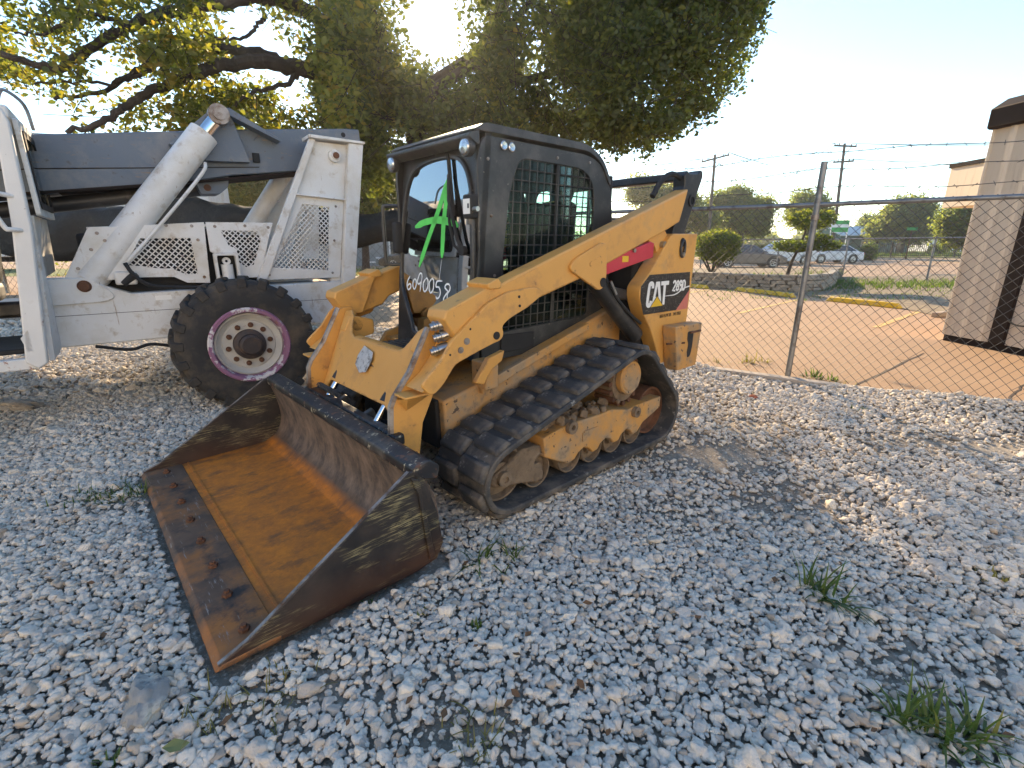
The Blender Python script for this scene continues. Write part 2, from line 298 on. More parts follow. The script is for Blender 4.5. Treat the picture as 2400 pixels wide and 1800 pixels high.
strip('expansion_joint', gp(2335,965), gp(2380,920), 0.02, 0.004, M['joint'], lot, 0.012, 10)
strip('expansion_joint', gp(2380,920), gp(2400,900), 0.016, 0.0043, M['joint'], lot, 0.012, 6)
strip('expansion_joint', gp(1640,640), gp(2260,652), 0.05, 0.004, M['joint'], lot, 0.01, 6)
for i, (a, b) in enumerate((((1728,735),(1885,699)), ((2050,768),(2178,722)), ((1500,705),(1668,678)))):
    strip('parking_line', gp(*a), gp(*b), 0.11, 0.006, M['line_yellow'], lot)
# concrete edge of the slab along the yard
kb = MB(); a, b = fline(-1.1, -0.13), fline(1.15, -0.13); d = (b-a).normalized(); nn = Vector((-d.y, d.x))
kb.add([(*(a+nn*0.06),-0.04),(*(b+nn*0.06),-0.04),(*(b-nn*0.06),-0.04),(*(a-nn*0.06),-0.04),(*(a+nn*0.06),0.035),(*(b+nn*0.06),0.035),(*(b-nn*0.06),0.035),(*(a-nn*0.06),0.035)],
       [(0,1,2,3),(4,5,6,7),(0,1,5,4),(1,2,6,5),(2,3,7,6),(3,0,4,7)])
tag(kb.build('slab_edge', surf('pale_concrete_edge', (0.42,0.36,0.30), 0.9, bmp=(40,0.4,0.004)), None, 0.008), kind='structure')

# gravel yard: bed + loose stones
def loader_local(x, y):
    a = R(222.3); dx, dy = x + 0.09, y - 3.59; return dx*math.cos(a) + dy*math.sin(a), -dx*math.sin(a) + dy*math.cos(a)
def h_bed(x, y):
    d = fdist(x, y); z = 0.022*math.sin(x*1.7+0.4)*math.cos(y*1.3) + 0.012*math.sin(x*4.1+y*2.3) + 0.008*math.cos(x*7.3-y*5.1)
    s = (x-F0.x)*FD.x + (y-F0.y)*FD.y; k = min(max((s-0.9)/0.6, 0), 1)*0.07 + min(max((-s-0.2)/0.8, 0), 1)*0.05
    z += k*math.exp(-((d-0.22)/0.25)**2) + 0.005
    lx, ly = loader_local(x, y)
    if 1.1 < lx < 2.3 and abs(ly) < 1.1: z = min(z, -0.012)
    elif abs(lx) < 1.1 and abs(ly) < 1.1: z = min(z, 0.0)
    if d < 0.12: z = z*max(d/0.12, 0) - 0.03*(1-max(d/0.12, 0))
    return z
PATCH = [(gp(1690,1070), 0.75, 0.42, 0.97), (gp(1840,1170), 0.55, 0.28, 0.85), (gp(1600,960), 0.7, 0.4, 0.6), (gp(2290,1050), 0.9, 0.36, 0.97), (gp(2100,990), 0.6, 0.25, 0.5), (gp(1990,1110), 0.45, 0.2, 0.6), (gp(2370,1150), 0.35, 0.15, 0.5), (gp(1760,1000), 0.5, 0.3, 0.8), (gp(300,890), 1.1, 0.45, 0.75), (gp(1560,1180), 0.30, 0.25, 0.6), (gp(2150,1560), 0.3, 0.16, 0.55), (gp(260,1180), 0.35, 0.2, 0.5), (gp(700,1640), 0.25, 0.12, 0.45), (gp(1100,1720), 0.2, 0.14, 0.55)]
def bare(x, y):
    b = 0.0
    for c, rx, ry, k in PATCH: b = max(b, k*math.exp(-(((x-c.x)/rx)**2 + ((y-c.y)/ry)**2)))
    return b
def bed_material():
    m, nt, b = nmat('dirt_and_stone_dust'); v = coords(nt)
    c = mix(nt, ramp(nt, noise(nt, v, 2.0, 6), 0.4, 0.65), (0.22,0.18,0.135), (0.33,0.28,0.22)); c = mix(nt, ramp(nt, noise(nt, v, 45, 5, 0.7), 0.52, 0.66), c, (0.52,0.46,0.38))
    c = mix(nt, ramp(nt, noise(nt, v, 14, 6), 0.60, 0.72), c, (0.14,0.105,0.075))
    nt.links.new(c, b.inputs['Base Color']); b.inputs['Roughness'].default_value = 1.0; bump(nt, b, noise(nt, v, 70, 6), 0.9, 0.012); return m
gx = np.arange(-14, 8.01, 0.11); gy = np.arange(-3, 16.01, 0.11); V = []; idx = {}; F = []
for j, y in enumerate(gy):
    for i, x in enumerate(gx):
        if fdist(x, y) > -0.02: idx[(i, j)] = len(V); V.append((x, y, h_bed(x, y) - 0.012))
for (i, j) in idx:
    q = [(i,j),(i+1,j),(i+1,j+1),(i,j+1)]
    if all(k in idx for k in q): F.append(tuple(idx[k] for k in q))
me = bpy.data.meshes.new('gravel_bed'); me.from_pydata(V, [], F); tag(link('gravel_bed', me, bed_material(), sharp=180), kind='structure')

def stone_material():
    m, nt, b = nmat('white_limestone_gravel'); oi = nd(nt, 'ShaderNodeObjectInfo'); v = coords(nt)
    cr = nd(nt, 'ShaderNodeValToRGB'); e = cr.color_ramp.elements
    for i, (p, c) in enumerate([(0.0,(0.48,0.42,0.36)),(0.15,(0.68,0.60,0.51)),(0.5,(0.79,0.70,0.59)),(0.82,(0.84,0.75,0.62)),(0.94,(0.60,0.47,0.35)),(1.0,(0.38,0.32,0.26))]):
        if i > 1: e.new(p)
        e[i].position = p; e[i].color = (*c, 1)
    nt.links.new(oi.outputs['Random'], cr.inputs[0]); ad = nd(nt, 'ShaderNodeVectorMath', operation='ADD'); nt.links.new(v, ad.inputs[0]); sc_ = nd(nt, 'ShaderNodeVectorMath', operation='SCALE'); sc_.inputs['Scale'].default_value = 9.0
    nt.links.new(oi.outputs['Location'], sc_.inputs[0]); nt.links.new(sc_.outputs[0], ad.inputs[1])
    f = ramp(nt, noise(nt, ad.outputs[0], 1.6, 6, 0.7), 0.48, 0.72); c = mix(nt, math2(nt, 'MULTIPLY', f, 0.4), cr.outputs[0], (0.42,0.36,0.30)); f2 = ramp(nt, noise(nt, ad.outputs[0], 6, 4, 0.7), 0.6, 0.7); c = mix(nt, math2(nt, 'MULTIPLY', f2, 0.4), c, (0.22,0.20,0.175))
    nt.links.new(c, b.inputs['Base Color']); b.inputs['Roughness'].default_value = 0.9; bump(nt, b, noise(nt, ad.outputs[0], 5, 6, 0.65), 0.45, 0.25); return m
def gravel():
    P = []; S = []
    def layer(step, y0, y1, lo, hi, up, keep):
        ys = np.arange(y0, y1, step*0.88)
        for j, y in enumerate(ys):
            half = 1.28*max(y, 0) + 1.9
            for x in np.arange(-min(half, 9.5) + (j % 2)*step/2, min(half, 7.5), step):
                xx = x + random.uniform(-0.45, 0.45)*step; yy = y + random.uniform(-0.45, 0.45)*step; d = fdist(xx, yy)
                if d < 0.03 + random.uniform(0, 0.1): continue
                bz = bare(xx, yy)
                if random.random() > keep: continue
                lx, ly = loader_local(xx, yy)
                if 1.20 < lx < 2.24 and abs(ly) < 1.06: continue
                if random.random() < bz: 
                    if random.random() < 0.86: continue
                    s_ = random.uniform(0.4, 0.75)*lo
                else: s_ = lo + (hi-lo)*random.random()**1.7
                if random.random() < 0.05: s_ *= random.uniform(1.25, 1.7)
                sx = s_*random.uniform(0.9, 1.3)/2; P.append((xx, yy, h_bed(xx, yy) + up*s_ - 0.012*bz)); S.append((sx, sx*random.uniform(0.62, 0.95), sx*random.uniform(0.5, 0.8)))
    layer(0.031, -0.2, 4.6, 0.029, 0.057, 0.16, 1.0); layer(0.026, -0.2, 3.2, 0.011, 0.033, 0.34, 1.0); layer(0.046, 4.6, 8.0, 0.042, 0.076, 0.15, 1.0); layer(0.09, 8.0, 11.0, 0.07, 0.12, 0.15, 1.0)
    n = len(P); me = bpy.data.meshes.new('gravel'); me.vertices.add(n); me.vertices.foreach_set('co', np.array(P, dtype=np.float32).ravel())
    a = me.attributes.new('ssize', 'FLOAT_VECTOR', 'POINT'); a.data.foreach_set('vector', np.array(S, dtype=np.float32).ravel())
    rot = np.stack([rng.uniform(-0.5, 0.5, n), rng.uniform(-0.5, 0.5, n), rng.uniform(0, 6.283, n)], 1).astype(np.float32); a = me.attributes.new('srot', 'FLOAT_VECTOR', 'POINT'); a.data.foreach_set('vector', rot.ravel())
    o = bpy.data.objects.new('gravel', me); sc.collection.objects.link(o); tag(o, 'loose white limestone gravel covering the yard', 'gravel', kind='stuff')
    sm = stone_material(); me.materials.append(sm)
    g = bpy.data.node_groups.new('stones', 'GeometryNodeTree'); g.interface.new_socket('Geometry', in_out='INPUT', socket_type='NodeSocketGeometry'); g.interface.new_socket('Geometry', in_out='OUTPUT', socket_type='NodeSocketGeometry')
    L = g.links.new; gi = g.nodes.new('NodeGroupInput'); go = g.nodes.new('NodeGroupOutput'); join = g.nodes.new('GeometryNodeJoinGeometry')
    for k in range(9):
        ico = g.nodes.new('GeometryNodeMeshIcoSphere'); ico.inputs['Radius'].default_value = 1.0; ico.inputs['Subdivisions'].default_value = 3
        pos = g.nodes.new('GeometryNodeInputPosition'); ad = g.nodes.new('ShaderNodeVectorMath'); ad.operation = 'ADD'; ad.inputs[1].default_value = (k*7.3, k*3.1, k*5.7); L(pos.outputs[0], ad.inputs[0])
        nz = g.nodes.new('ShaderNodeTexNoise'); nz.inputs['Scale'].default_value = 0.85; nz.inputs['Detail'].default_value = 1.5; L(ad.outputs[0], nz.inputs['Vector'])
        vo = g.nodes.new('ShaderNodeTexVoronoi'); vo.inputs['Scale'].default_value = 1.05; vo.feature = 'F1'; L(ad.outputs[0], vo.inputs['Vector'])
        s1 = g.nodes.new('ShaderNodeMath'); s1.operation = 'MULTIPLY_ADD'; L(nz.outputs['Fac'], s1.inputs[0]); s1.inputs[1].default_value = 1.3; s1.inputs[2].default_value = 0.32
        s2 = g.nodes.new('ShaderNodeMath'); s2.operation = 'MULTIPLY_ADD'; L(vo.outputs['Distance'], s2.inputs[0]); s2.inputs[1].default_value = -0.42; L(s1.outputs[0], s2.inputs[2])
        sc_ = g.nodes.new('ShaderNodeVectorMath'); sc_.operation = 'SCALE'; L(pos.outputs[0], sc_.inputs[0]); L(s2.outputs[0], sc_.inputs['Scale'])
        sp_ = g.nodes.new('GeometryNodeSetPosition'); L(ico.outputs[0], sp_.inputs['Geometry']); L(sc_.outputs[0], sp_.inputs['Position'])
        ss = g.nodes.new('GeometryNodeSetShadeSmooth'); L(sp_.outputs[0], ss.inputs['Geometry']); st = g.nodes.new('GeometryNodeSetMaterial'); st.inputs['Material'].default_value = sm; L(ss.outputs[0], st.inputs['Geometry'])
        ti = g.nodes.new('GeometryNodeGeometryToInstance'); L(st.outputs[0], ti.inputs[0]); L(ti.outputs[0], join.inputs[0])
    iop = g.nodes.new('GeometryNodeInstanceOnPoints'); L(gi.outputs[0], iop.inputs['Points']); L(join.outputs[0], iop.inputs['Instance']); iop.inputs['Pick Instance'].default_value = True
    rv = g.nodes.new('FunctionNodeRandomValue'); rv.data_type = 'INT'; rv.inputs[4].default_value = 0; rv.inputs[5].default_value = 8; L(rv.outputs[2], iop.inputs['Instance Index'])
    for nm, sk in (('ssize', 'Scale'), ('srot', 'Rotation')):
        na = g.nodes.new('GeometryNodeInputNamedAttribute'); na.data_type = 'FLOAT_VECTOR'; na.inputs[0].default_value = nm; L(na.outputs[0], iop.inputs[sk])
    L(iop.outputs[0], go.inputs[0]); md = o.modifiers.new('stones', 'NODES'); md.node_group = g; return n
n_stones = gravel()

# leaf builder: many small folded leaves in one mesh (numpy)
def leaves_mesh(name, C, size, mat, parent=None, up=0.3, tint=None, jit=0.35, kind=None):
    C = np.asarray(C, np.float32); n = len(C); a = rng.normal(size=(n,3)); a[:,2] *= 0.7; a /= np.linalg.norm(a, axis=1, keepdims=True)
    nn = rng.normal(size=(n,3)); nn[:,2] += up*2; nn -= a*(nn*a).sum(1, keepdims=True); nn /= np.linalg.norm(nn, axis=1, keepdims=True); b = np.cross(nn, a)
    s = (size*rng.uniform(1-jit, 1+jit, n))[:,None]; V = np.empty((n,6,3), np.float32)
    V[:,0] = C - a*s*0.5; V[:,1] = C - a*s*0.12 + b*s*0.30 + nn*s*0.10; V[:,2] = C + a*s*0.25 + b*s*0.24 + nn*s*0.06; V[:,3] = C + a*s*0.55 - nn*s*0.10; V[:,4] = C + a*s*0.25 - b*s*0.24 + nn*s*0.06; V[:,5] = C - a*s*0.12 - b*s*0.30 + nn*s*0.10
    base = (np.arange(n)*6)[:,None]; F = np.concatenate([base + np.array([0,3,2,1]), base + np.array([0,5,4,3])], 1).reshape(-1)
    me = bpy.data.meshes.new(name); me.vertices.add(n*6); me.vertices.foreach_set('co', V.reshape(-1)); me.loops.add(n*8); me.loops.foreach_set('vertex_index', F.astype(np.int32)); me.polygons.add(n*2)
    me.polygons.foreach_set('loop_start', np.arange(0, n*8, 4, dtype=np.int32)); me.update(calc_edges=True)
    t = rng.beta(2, 2.2, n) if tint is None else np.clip(tint, 0, 1); at_ = me.attributes.new('tint', 'FLOAT', 'FACE'); at_.data.foreach_set('value', np.repeat(t, 2).astype(np.float32))
    o = link(name, me, mat, parent, sharp=None)
    if kind: o['kind'] = kind
    return o
def blob_points(blobs, dens, shell=0.35, cluster=0.0, per=1, lump=0.035):
    out = []; tt = []
    for (c, r) in blobs:
        r = np.array(r if hasattr(r, '__len__') else (r, r, r)); k = max(3, int(dens*r.prod()**(2/3)))
        d = rng.normal(size=(k,3)); d /= np.linalg.norm(d, axis=1, keepdims=True); rad = shell + (1-shell)*rng.random(k)**0.6; ph = rng.uniform(0, 6.28, 6); rad *= 1 + 0.09*rng.normal(size=k) + lump*(np.sin(d[:,0]*4.3+ph[0]) + np.sin(d[:,1]*5.1+ph[1]) + np.sin(d[:,2]*4.7+ph[2]) + 0.6*np.sin(d[:,0]*9.7+ph[3]) + 0.6*np.sin(d[:,2]*10.3+ph[4]))
        p = np.array(c) + d*rad[:,None]*r; base = np.clip(0.45 + 0.22*rng.normal(size=k), 0, 1)
        if per > 1:
            p = np.repeat(p, per, 0) + rng.normal(size=(k*per,3))*cluster; base = np.repeat(base, per) + 0.1*rng.normal(size=k*per)
        out.append(p); tt.append(base)
    return np.concatenate(out), np.concatenate(tt)
def blades(name, spots, mat, parent=None, kind=None):
    """spots: (x, y, z, count, length, spread, width, droop)"""
    V = []; F = []; T = []
    for (x, y, z, cnt, ln, spr, wd, droop) in spots:
        for k in range(cnt):
            az = random.uniform(0, 6.283); l_ = ln*random.uniform(0.5, 1.15); lean = random.uniform(0.15, 1.0)*droop; bx = x + random.gauss(0, spr*0.25); by = y + random.gauss(0, spr*0.25); tv = min(max(random.gauss(0.42, 0.2), 0), 1)
            d = Vector((math.cos(az), math.sin(az), 0)); sd_ = Vector((-d.y, d.x, 0)); b0 = len(V); n_ = 4
            for i in range(n_+1):
                t = i/n_; p = Vector((bx, by, z)) + d*(spr*0.15 + l_*lean*t**1.3) + Vector((0, 0, l_*(t*(1-lean*0.45) - lean*0.75*t*t))); w_ = wd*(1-t**1.6)*0.5 + 0.0006
                V += [p + sd_*w_, p - sd_*w_]
            for i in range(n_): F.append((b0+2*i, b0+2*i+1, b0+2*i+3, b0+2*i+2)); T.append(tv)
    me = bpy.data.meshes.new(name); me.from_pydata([tuple(p) for p in V], [], F); a = me.attributes.new('tint', 'FLOAT', 'FACE'); a.data.foreach_set('value', np.array(T, dtype=np.float32)); o = link(name, me, mat, parent, sharp=None)
    if kind: o['kind'] = kind
    return o

# planted island beyond the parking bays
M['soil'] = surf('dry_soil', (0.19,0.14,0.09), 1.0, 0, 0.2, 1.2, [((0.30,0.24,0.13), 5, 0.5, 0.65), ((0.10,0.07,0.045), 3, 0.58, 0.7)], (25, 0.8, 0.02))
tag(sheet('dirt_strip', [gp(1560,662), gp(1700,673), gp(1860,691), gp(2000,706), gp(2135,728), gp(2200,742), gp(2360,690), gp(2330,640), gp(1960,650), gp(1560,645)], 0.012, M['soil']), kind='structure')
M['lawn'] = surf('lawn_soil', (0.10,0.13,0.03), 1.0, 0, 0.2, 0.6, [((0.20,0.18,0.05), 1.5, 0.5, 0.65)])
tag(sheet('far_lawn', [(18,60),(90,60),(140,130),(10,130)], 0.008, M['lawn']), kind='structure')
tag(sheet('verge', [(-45,23.5),(2,23.5),(2,31),(-45,31)], 0.008, M['lawn']), kind='structure')
sp_ = []
for i in range(420):
    p = gp(random.uniform(1925, 2330), random.gauss(668, 6)); sp_.append((p.x, p.y, 0.01, 7, 0.22, 0.35, 0.022, 0.6))
for i in range(150):
    p = gp(random.uniform(1640, 2240), random.uniform(676, 705)); sp_.append((p.x, p.y, 0.01, 5, 0.12, 0.3, 0.018, 0.8))
tag(blades('strip_grass', sp_, M['grass']), 'green grass growing on the dirt strip behind the wheel stops', 'grass', kind='stuff')
sp_ = [(random.uniform(-22, 1), random.uniform(23.6, 30.5), 0, 7, 0.25, 0.5, 0.05, 0.7) for i in range(900)]
tag(blades('verge_grass', sp_, M['grass_dry']), 'sunlit yellow green grass verge in front of the grey house', 'grass', kind='stuff')
sp_ = [(random.uniform(20, 75), random.uniform(62, 90), 0, 6, 0.5, 1.2, 0.12, 0.7) for i in range(1500)]
tag(blades('lawn_grass', sp_, M['grass']), 'bright green lawn beyond the dark iron fence', 'grass', kind='stuff')
# ------------------------------------------------------------------ compact track loader (local: X forward, Y its left, Z up)
LD = thing('track_loader', 'yellow compact track loader with black cab and rusty bucket on the gravel', 'track loader', (-0.09, 3.59, 0), R(222.3))
def hull_path(circs, n=40):
    pts = sorted({(round(cx + r*math.cos(2*math.pi*i/n), 5), round(cz + r*math.sin(2*math.pi*i/n), 5)) for cx, cz, r in circs for i in range(n)})
    def half(ps):
        h = []
        for p in ps:
            while len(h) > 1 and (h[-1][0]-h[-2][0])*(p[1]-h[-2][1]) - (h[-1][1]-h[-2][1])*(p[0]-h[-2][0]) <= 0: h.pop()
            h.append(p)
        return h[:-1]
    return half(pts) + half(pts[::-1])
IDL = (0.76, 0.245, 0.20); SPR = (-0.40, 0.555, 0.235); RID = (-0.72, 0.265, 0.22)
belt = hull_path([IDL, SPR, RID])
def offset(poly, d):
    P = [Vector(p) for p in poly]; n = len(P); out = []
    for i in range(n):
        t = (P[(i+1) % n]-P[i-1]).normalized(); out.append(P[i] + Vector((t.y, -t.x))*d)
    return out
belt_rs = resample(belt, 110)
def make_track(side, detailed):
    y0, y1 = (0.54, 0.99); sg = side
    ya, yb = (sg*y0, sg*y1)
    t = MB().ring(offset(belt_rs, 0.0), offset(belt_rs, -0.034), ya, yb).build('track', M['rubber'], LD, 0.006, 1)
    # tread lugs, two staggered rows
    peri = 27; cs = resample(belt, peri*2)
    lw = (y1-y0)/2 - 0.012
    lm = MB(); hx, hy, hz = 0.062, lw/2, 0.034
    lm.add([(-hx,-hy,-0.006),(hx,-hy,-0.006),(hx,hy,-0.006),(-hx,hy,-0.006),(-hx*0.80,-hy*0.93,hz),(hx*0.72,-hy*0.93,hz),(hx*0.80,hy*0.90,hz),(-hx*0.72,hy*0.93,hz)],
           [(0,3,2,1),(4,5,6,7),(0,1,5,4),(1,2,6,5),(2,3,7,6),(3,0,4,7)])
    first = None
    for row in (0, 1):
        for k in range(peri):
            i = (2*k + row) % (2*peri); p = Vector(cs[i]); q = Vector(cs[(i+1) % (2*peri)]); o_ = Vector(cs[i-1]); tg = (q-o_).normalized(); ang = math.atan2(tg.y, tg.x)
            yy = sg*(y0 + 0.008 + lw/2 + row*(lw+0.008)) if sg > 0 else sg*(y0 + 0.008 + lw/2 + row*(lw+0.008))
            # local +X along the path, +Z outward
            rot = Matrix(((tg.x, 0, tg.y), (0, 1, 0), (tg.y, 0, -tg.x))) ; rot = Matrix((Vector((tg.x, 0, tg.y)), Vector((0,-1,0)), Vector((tg.y, 0, -tg.x)))).transposed()
            if first is None: first = lm.build('tread_lug', M['rubber'], t, 0.012, 2); o = first
            else: o = copy_of(first, t)
            o.location = (p.x, yy, p.y); o.rotation_euler = rot.to_euler(); o.scale = (random.uniform(0.9,1.06), random.uniform(0.94,1.02), random.uniform(0.75,1.08))
    # guide lugs strip inside, wheels and frame
    def wheel(nm, cx, cz, r, ya_, yb_, mat, hub=0.4):
        yc = sg*(ya_+yb_)/2; hw = (yb_-ya_)/2
        return MB().lathe([(0.001,-hw),(r*hub,-hw),(r*hub,-hw*0.7),(r*0.86,-hw*0.7),(r*0.92,-hw),(r,-hw),(r,hw),(r*0.92,hw),(r*0.86,hw*0.7),(r*hub,hw*0.7),(r*hub,hw),(0.001,hw)], (cx, yc, cz), 'Y', 28).build(nm, mat, t)
    wheel('front_idler', IDL[0], IDL[1], 0.160, 0.64, 0.88, M['mud'])
    wheel('rear_idler', RID[0], RID[1], 0.180, 0.64, 0.87, M['rust'])
    for x in (0.50, 0.21, -0.01, -0.24, -0.47): wheel('roller', x, 0.185, 0.105, 0.64, 0.90, M['mud'], 0.45)
    sp = MB().lathe([(0.001,-0.1),(0.155,-0.1),(0.155,0.03),(0.145,0.06),(0.001,0.06)], (SPR[0], sg*0.80, SPR[1]), 'Y', 30).build('drive_motor', M['mud'], t)
    MB().lathe([(0.001,0),(0.118,0),(0.118,0.035),(0.110,0.045),(0.095,0.040),(0.088,0.047),(0.001,0.05)], (SPR[0]-0.0, sg*0.865, SPR[1]+0.03), 'Y', 30).build('motor_cover', M['yellow_dirty'] if sg > 0 else M['mud'], t)
    tm = MB()
    for k in range(16):
        a = 2*math.pi*k/16; tm.cyl((SPR[0]+0.165*math.cos(a), sg*0.70, SPR[1]+0.165*math.sin(a)), (SPR[0]+0.165*math.cos(a), sg*0.86, SPR[1]+0.165*math.sin(a)), 0.018, 10)
    tm.build('sprocket_teeth', M['rust'], t)
    plate = [(0.473,0.385),(0.38,0.40),(0.224,0.416),(0.134,0.411),(-0.071,0.406),(-0.173,0.41),(-0.363,0.366),(-0.46,0.373),(-0.779,0.376),(-0.775,0.29),(-0.56,0.225),(-0.49,0.165),(-0.44,0.16),(-0.41,0.20),(-0.36,0.225),(-0.30,0.20),(-0.27,0.165),(-0.22,0.16),(-0.18,0.20),(-0.12,0.222),(-0.07,0.20),(-0.04,0.165),(0.01,0.16),(0.05,0.20),(0.10,0.222),(0.155,0.20),(0.19,0.165),(0.25,0.158),(0.35,0.205),(0.458,0.262)]
    fr = MB().prism(plate, sg*0.74, sg*0.925).build('undercarriage_frame', M['yellow_dirty'], t, 0.008)
    br = [(0.627,0.350),(0.531,0.346),(0.470,0.335),(0.465,0.285),(0.517,0.255),(0.517,0.22),(0.475,0.205),(0.445,0.165),(0.448,0.115),(0.50,0.108),(0.637,0.147),(0.761,0.170),(0.825,0.185),(0.855,0.215),(0.829,0.255),(0.74,0.292)]
    MB().prism(br, sg*0.80, sg*0.905).build('idler_bracket', M['mud'], t, 0.012)
    MB().lathe([(0.001,0),(0.045,0),(0.045,0.03),(0.02,0.035),(0.02,0.02),(0.001,0.02)], (0.77, sg*0.90, 0.228), 'Y', 18).build('axle_cap', M['mud'], t)
    MB().lathe([(0.018,0),(0.042,0),(0.042,0.03),(0.018,0.03)], (0.245, sg*0.925, 0.40), 'Y', 18).build('tie_lug', M['mud'], t)
    MB().lathe([(0.014,0),(0.038,0),(0.038,0.03),(0.014,0.03)], (-0.44, sg*0.925, 0.335), 'Y', 18).build('tie_lug', M['mud'], t)
    MB().box(0.18, 0.30, sg*0.74, sg*0.91, 0.38, 0.44).build('mud_clod', M['mud'], t, 0.02)
    mm = MB()
    for k in range(60):
        x = random.uniform(-0.30, 0.45); mm.obox((x, sg*random.uniform(0.74, 0.90), 0.415 + random.uniform(-0.01, 0.03)), [random.uniform(0.02, 0.055)]*3, [random.uniform(0, 3) for _ in range(3)])
    mm.build('packed_dirt', M['mud'], t, 0.006, 1)['kind'] = 'stuff'
    MB().box(0.12, 0.125, sg*0.9255, sg*0.931, 0.27, 0.33).build('frame_rib', M['yellow_dirty'], t)
    MB().box(-0.02, 0.11, sg*0.924, sg*0.934, 0.325, 0.335).build('frame_rib', M['yellow_dirty'], t)
    return t
make_track(1, True); make_track(-1, True)

# chassis
body = [(0.86,0.27),(0.88,0.60),(0.62,0.652),(-0.36,0.915),(-0.62,0.99),(-0.95,0.99),(-1.12,0.86),(-1.18,0.42),(-0.95,0.27)]
ch = MB().prism(body, -0.52, 0.52).build('chassis', M['yellow_dirty'], LD, 0.015)
for s in (1, -1):
    MB().prism([(0.63,0.66),(-0.35,0.925),(-0.36,0.88),(0.62,0.60)], s*0.525, s*0.56).build('side_rail', M['yellow_dirty'], ch, 0.006)
    MB().box(0.53,0.63, s*0.46, s*0.60, 0.63, 0.80).build('arm_stop', M['yellow_dirty'], ch, 0.01)
    MB().prism([(0.72,0.70),(0.62,0.83),(0.50,0.86),(0.52,0.80),(0.60,0.76),(0.66,0.68)], s*0.58, s*0.62).build('stop_hook', M['yellow'], ch, 0.006)
MB().lathe([(0.001,0),(0.16,0),(0.16,0.03),(0.06,0.05),(0.001,0.05)], (0.875, 0.05, 0.45), 'X', 30).build('front_cover', M['rust'], ch)
MB().box(0.865, 0.90, -0.47, 0.47, 0.30, 0.595).build('front_plate', M['black_matt'], ch, 0.01)
MB().lathe([(0.012,0),(0.035,0),(0.035,0.05),(0.012,0.05)], (0.80, 0.56, 0.36), 'Y', 16).build('tie_down_eye', M['yellow_dirty'], ch)

# rear body
plate = [(-1.057,1.537),(-1.437,1.542),(-1.40,0.867),(-1.33,0.55),(-1.02,0.55),(-1.0,0.623),(-0.868,0.838),(-0.755,0.965),(-0.685,1.09),(-0.682,1.17),(-0.786,1.25)]
rb = MB().box(-1.40, -0.78, -0.62, 0.62, 0.50, 1.36).build('engine_hood', M['black_matt'], LD, 0.03)
for s in (1, -1):
    rp = MB().prism(round_poly(plate, [0.05,0.008,0.01,0.02,0.02,0.02,0.03,0.05,0.06,0.06,0.05]), s*0.625, s*0.74).build('rear_side_panel', M['yellow'], rb, 0.007)
    gb = MB().prism([(-1.02,0.86),(-1.44,0.85),(-1.40,0.50),(-1.10,0.50)], s*0.7425, s*0.86).build('rear_guard', M['yellow_dirty'], rp, 0.010)
    MB().prism(round_poly([(-1.21,0.80),(-1.30,0.80),(-1.30,0.68),(-1.28,0.60),(-1.24,0.585),(-1.225,0.64),(-1.235,0.70),(-1.21,0.74)], 0.015), s*0.859, s*0.8625).build('guard_slot', M['black_matt'], gb)
    MB().cyl((-1.01, s*0.80, 0.72), (-1.16, s*0.868, 0.72), 0.008, 8).build('guard_bolt', M['rust'], gb)
    MB().cyl((-1.24, s*0.868, 0.79), (-1.40, s*0.868, 0.79), 0.009, 8).build('guard_bolt', M['rust'], gb)
    MB().lathe([(0.001,0),(0.034,0),(0.034,0.006),(0.001,0.006)], (-1.214, s*0.737, 1.475), 'Y', 20).build('hook_recess', M['black_matt'], rp)
    hk = MB(); hk.tube(smooth([(-1.214+0.028*math.cos(a), s*0.75, 1.43+0.06*math.sin(a)) for a in [2*math.pi*i/12 for i in range(12)]], 2, True), 0.011, 8, True); hk.build('lashing_ring', M['black'], rp)
    MB().lathe([(0.001,0),(0.017,0),(0.017,0.02),(0.001,0.02)], (-1.214, s*0.745, 1.385), 'Y', 12).build('ring_bolt', M['steel'], rp)
# decal on the left panel
PLX = lambda yy: (lambda a, b, h: (a, yy + h, b))
rp = [o for o in rb.children if o.name.startswith('rear_side_panel')][0]
dc = MB().prism([(-0.793,1.249),(-1.374,1.249),(-1.388,1.106),(-1.381,0.957),(-0.748,0.964),(-0.694,1.085),(-0.691,1.171)], 0.7412, 0.7425).build('decal', M['decal_black'], rp); tag(dc, 'black decal with white lettering, a yellow triangle and a red corner')
def flat(name, polys, mat, par, y0=0.7425, y1=0.7440):
    m = MB()
    for p in polys: m.prism(p, y0, y1)
    return m.build(name, mat, par)
flat('red_corner', [[(-1.3875,1.106),(-1.3805,0.9575),(-1.205,0.958)]], M['decal_red'], dc)
def shear(p, x0=0.0): return (p[0] - 0.10*(p[1]-1.015), p[1])
def strokes(name, lines, wd, mat, par, y=0.7425, d=0.0015):
    m = MB()
    for l_ in lines: m.ribbon(l_, wd, lambda a, b, h: (a, y + h, b), d)
    return m.build(name, mat, par, fix=False, sharp=None)
H0, H1 = 1.018, 1.195
C_ = [(-0.845,1.150),(-0.845,1.165),(-0.838,1.180),(-0.822,1.185),(-0.806,1.181),(-0.797,1.165),(-0.785,1.055),(-0.787,1.038),(-0.799,1.029),(-0.816,1.029),(-0.828,1.040),(-0.832,1.060)]
strokes('letter', [smooth([Vector(p) for p in C_], 3)], 0.034, M['decal_white'], dc)
flat('letter', [[(-0.845,1.018),(-0.873,1.018),(-0.905,1.160),(-0.910,1.160),(-0.950,1.018),(-0.980,1.018),(-0.935,1.195),(-0.885,1.195)], [(-0.88,1.06),(-0.94,1.06),(-0.945,1.085),(-0.88,1.085)]], M['decal_white'], dc)
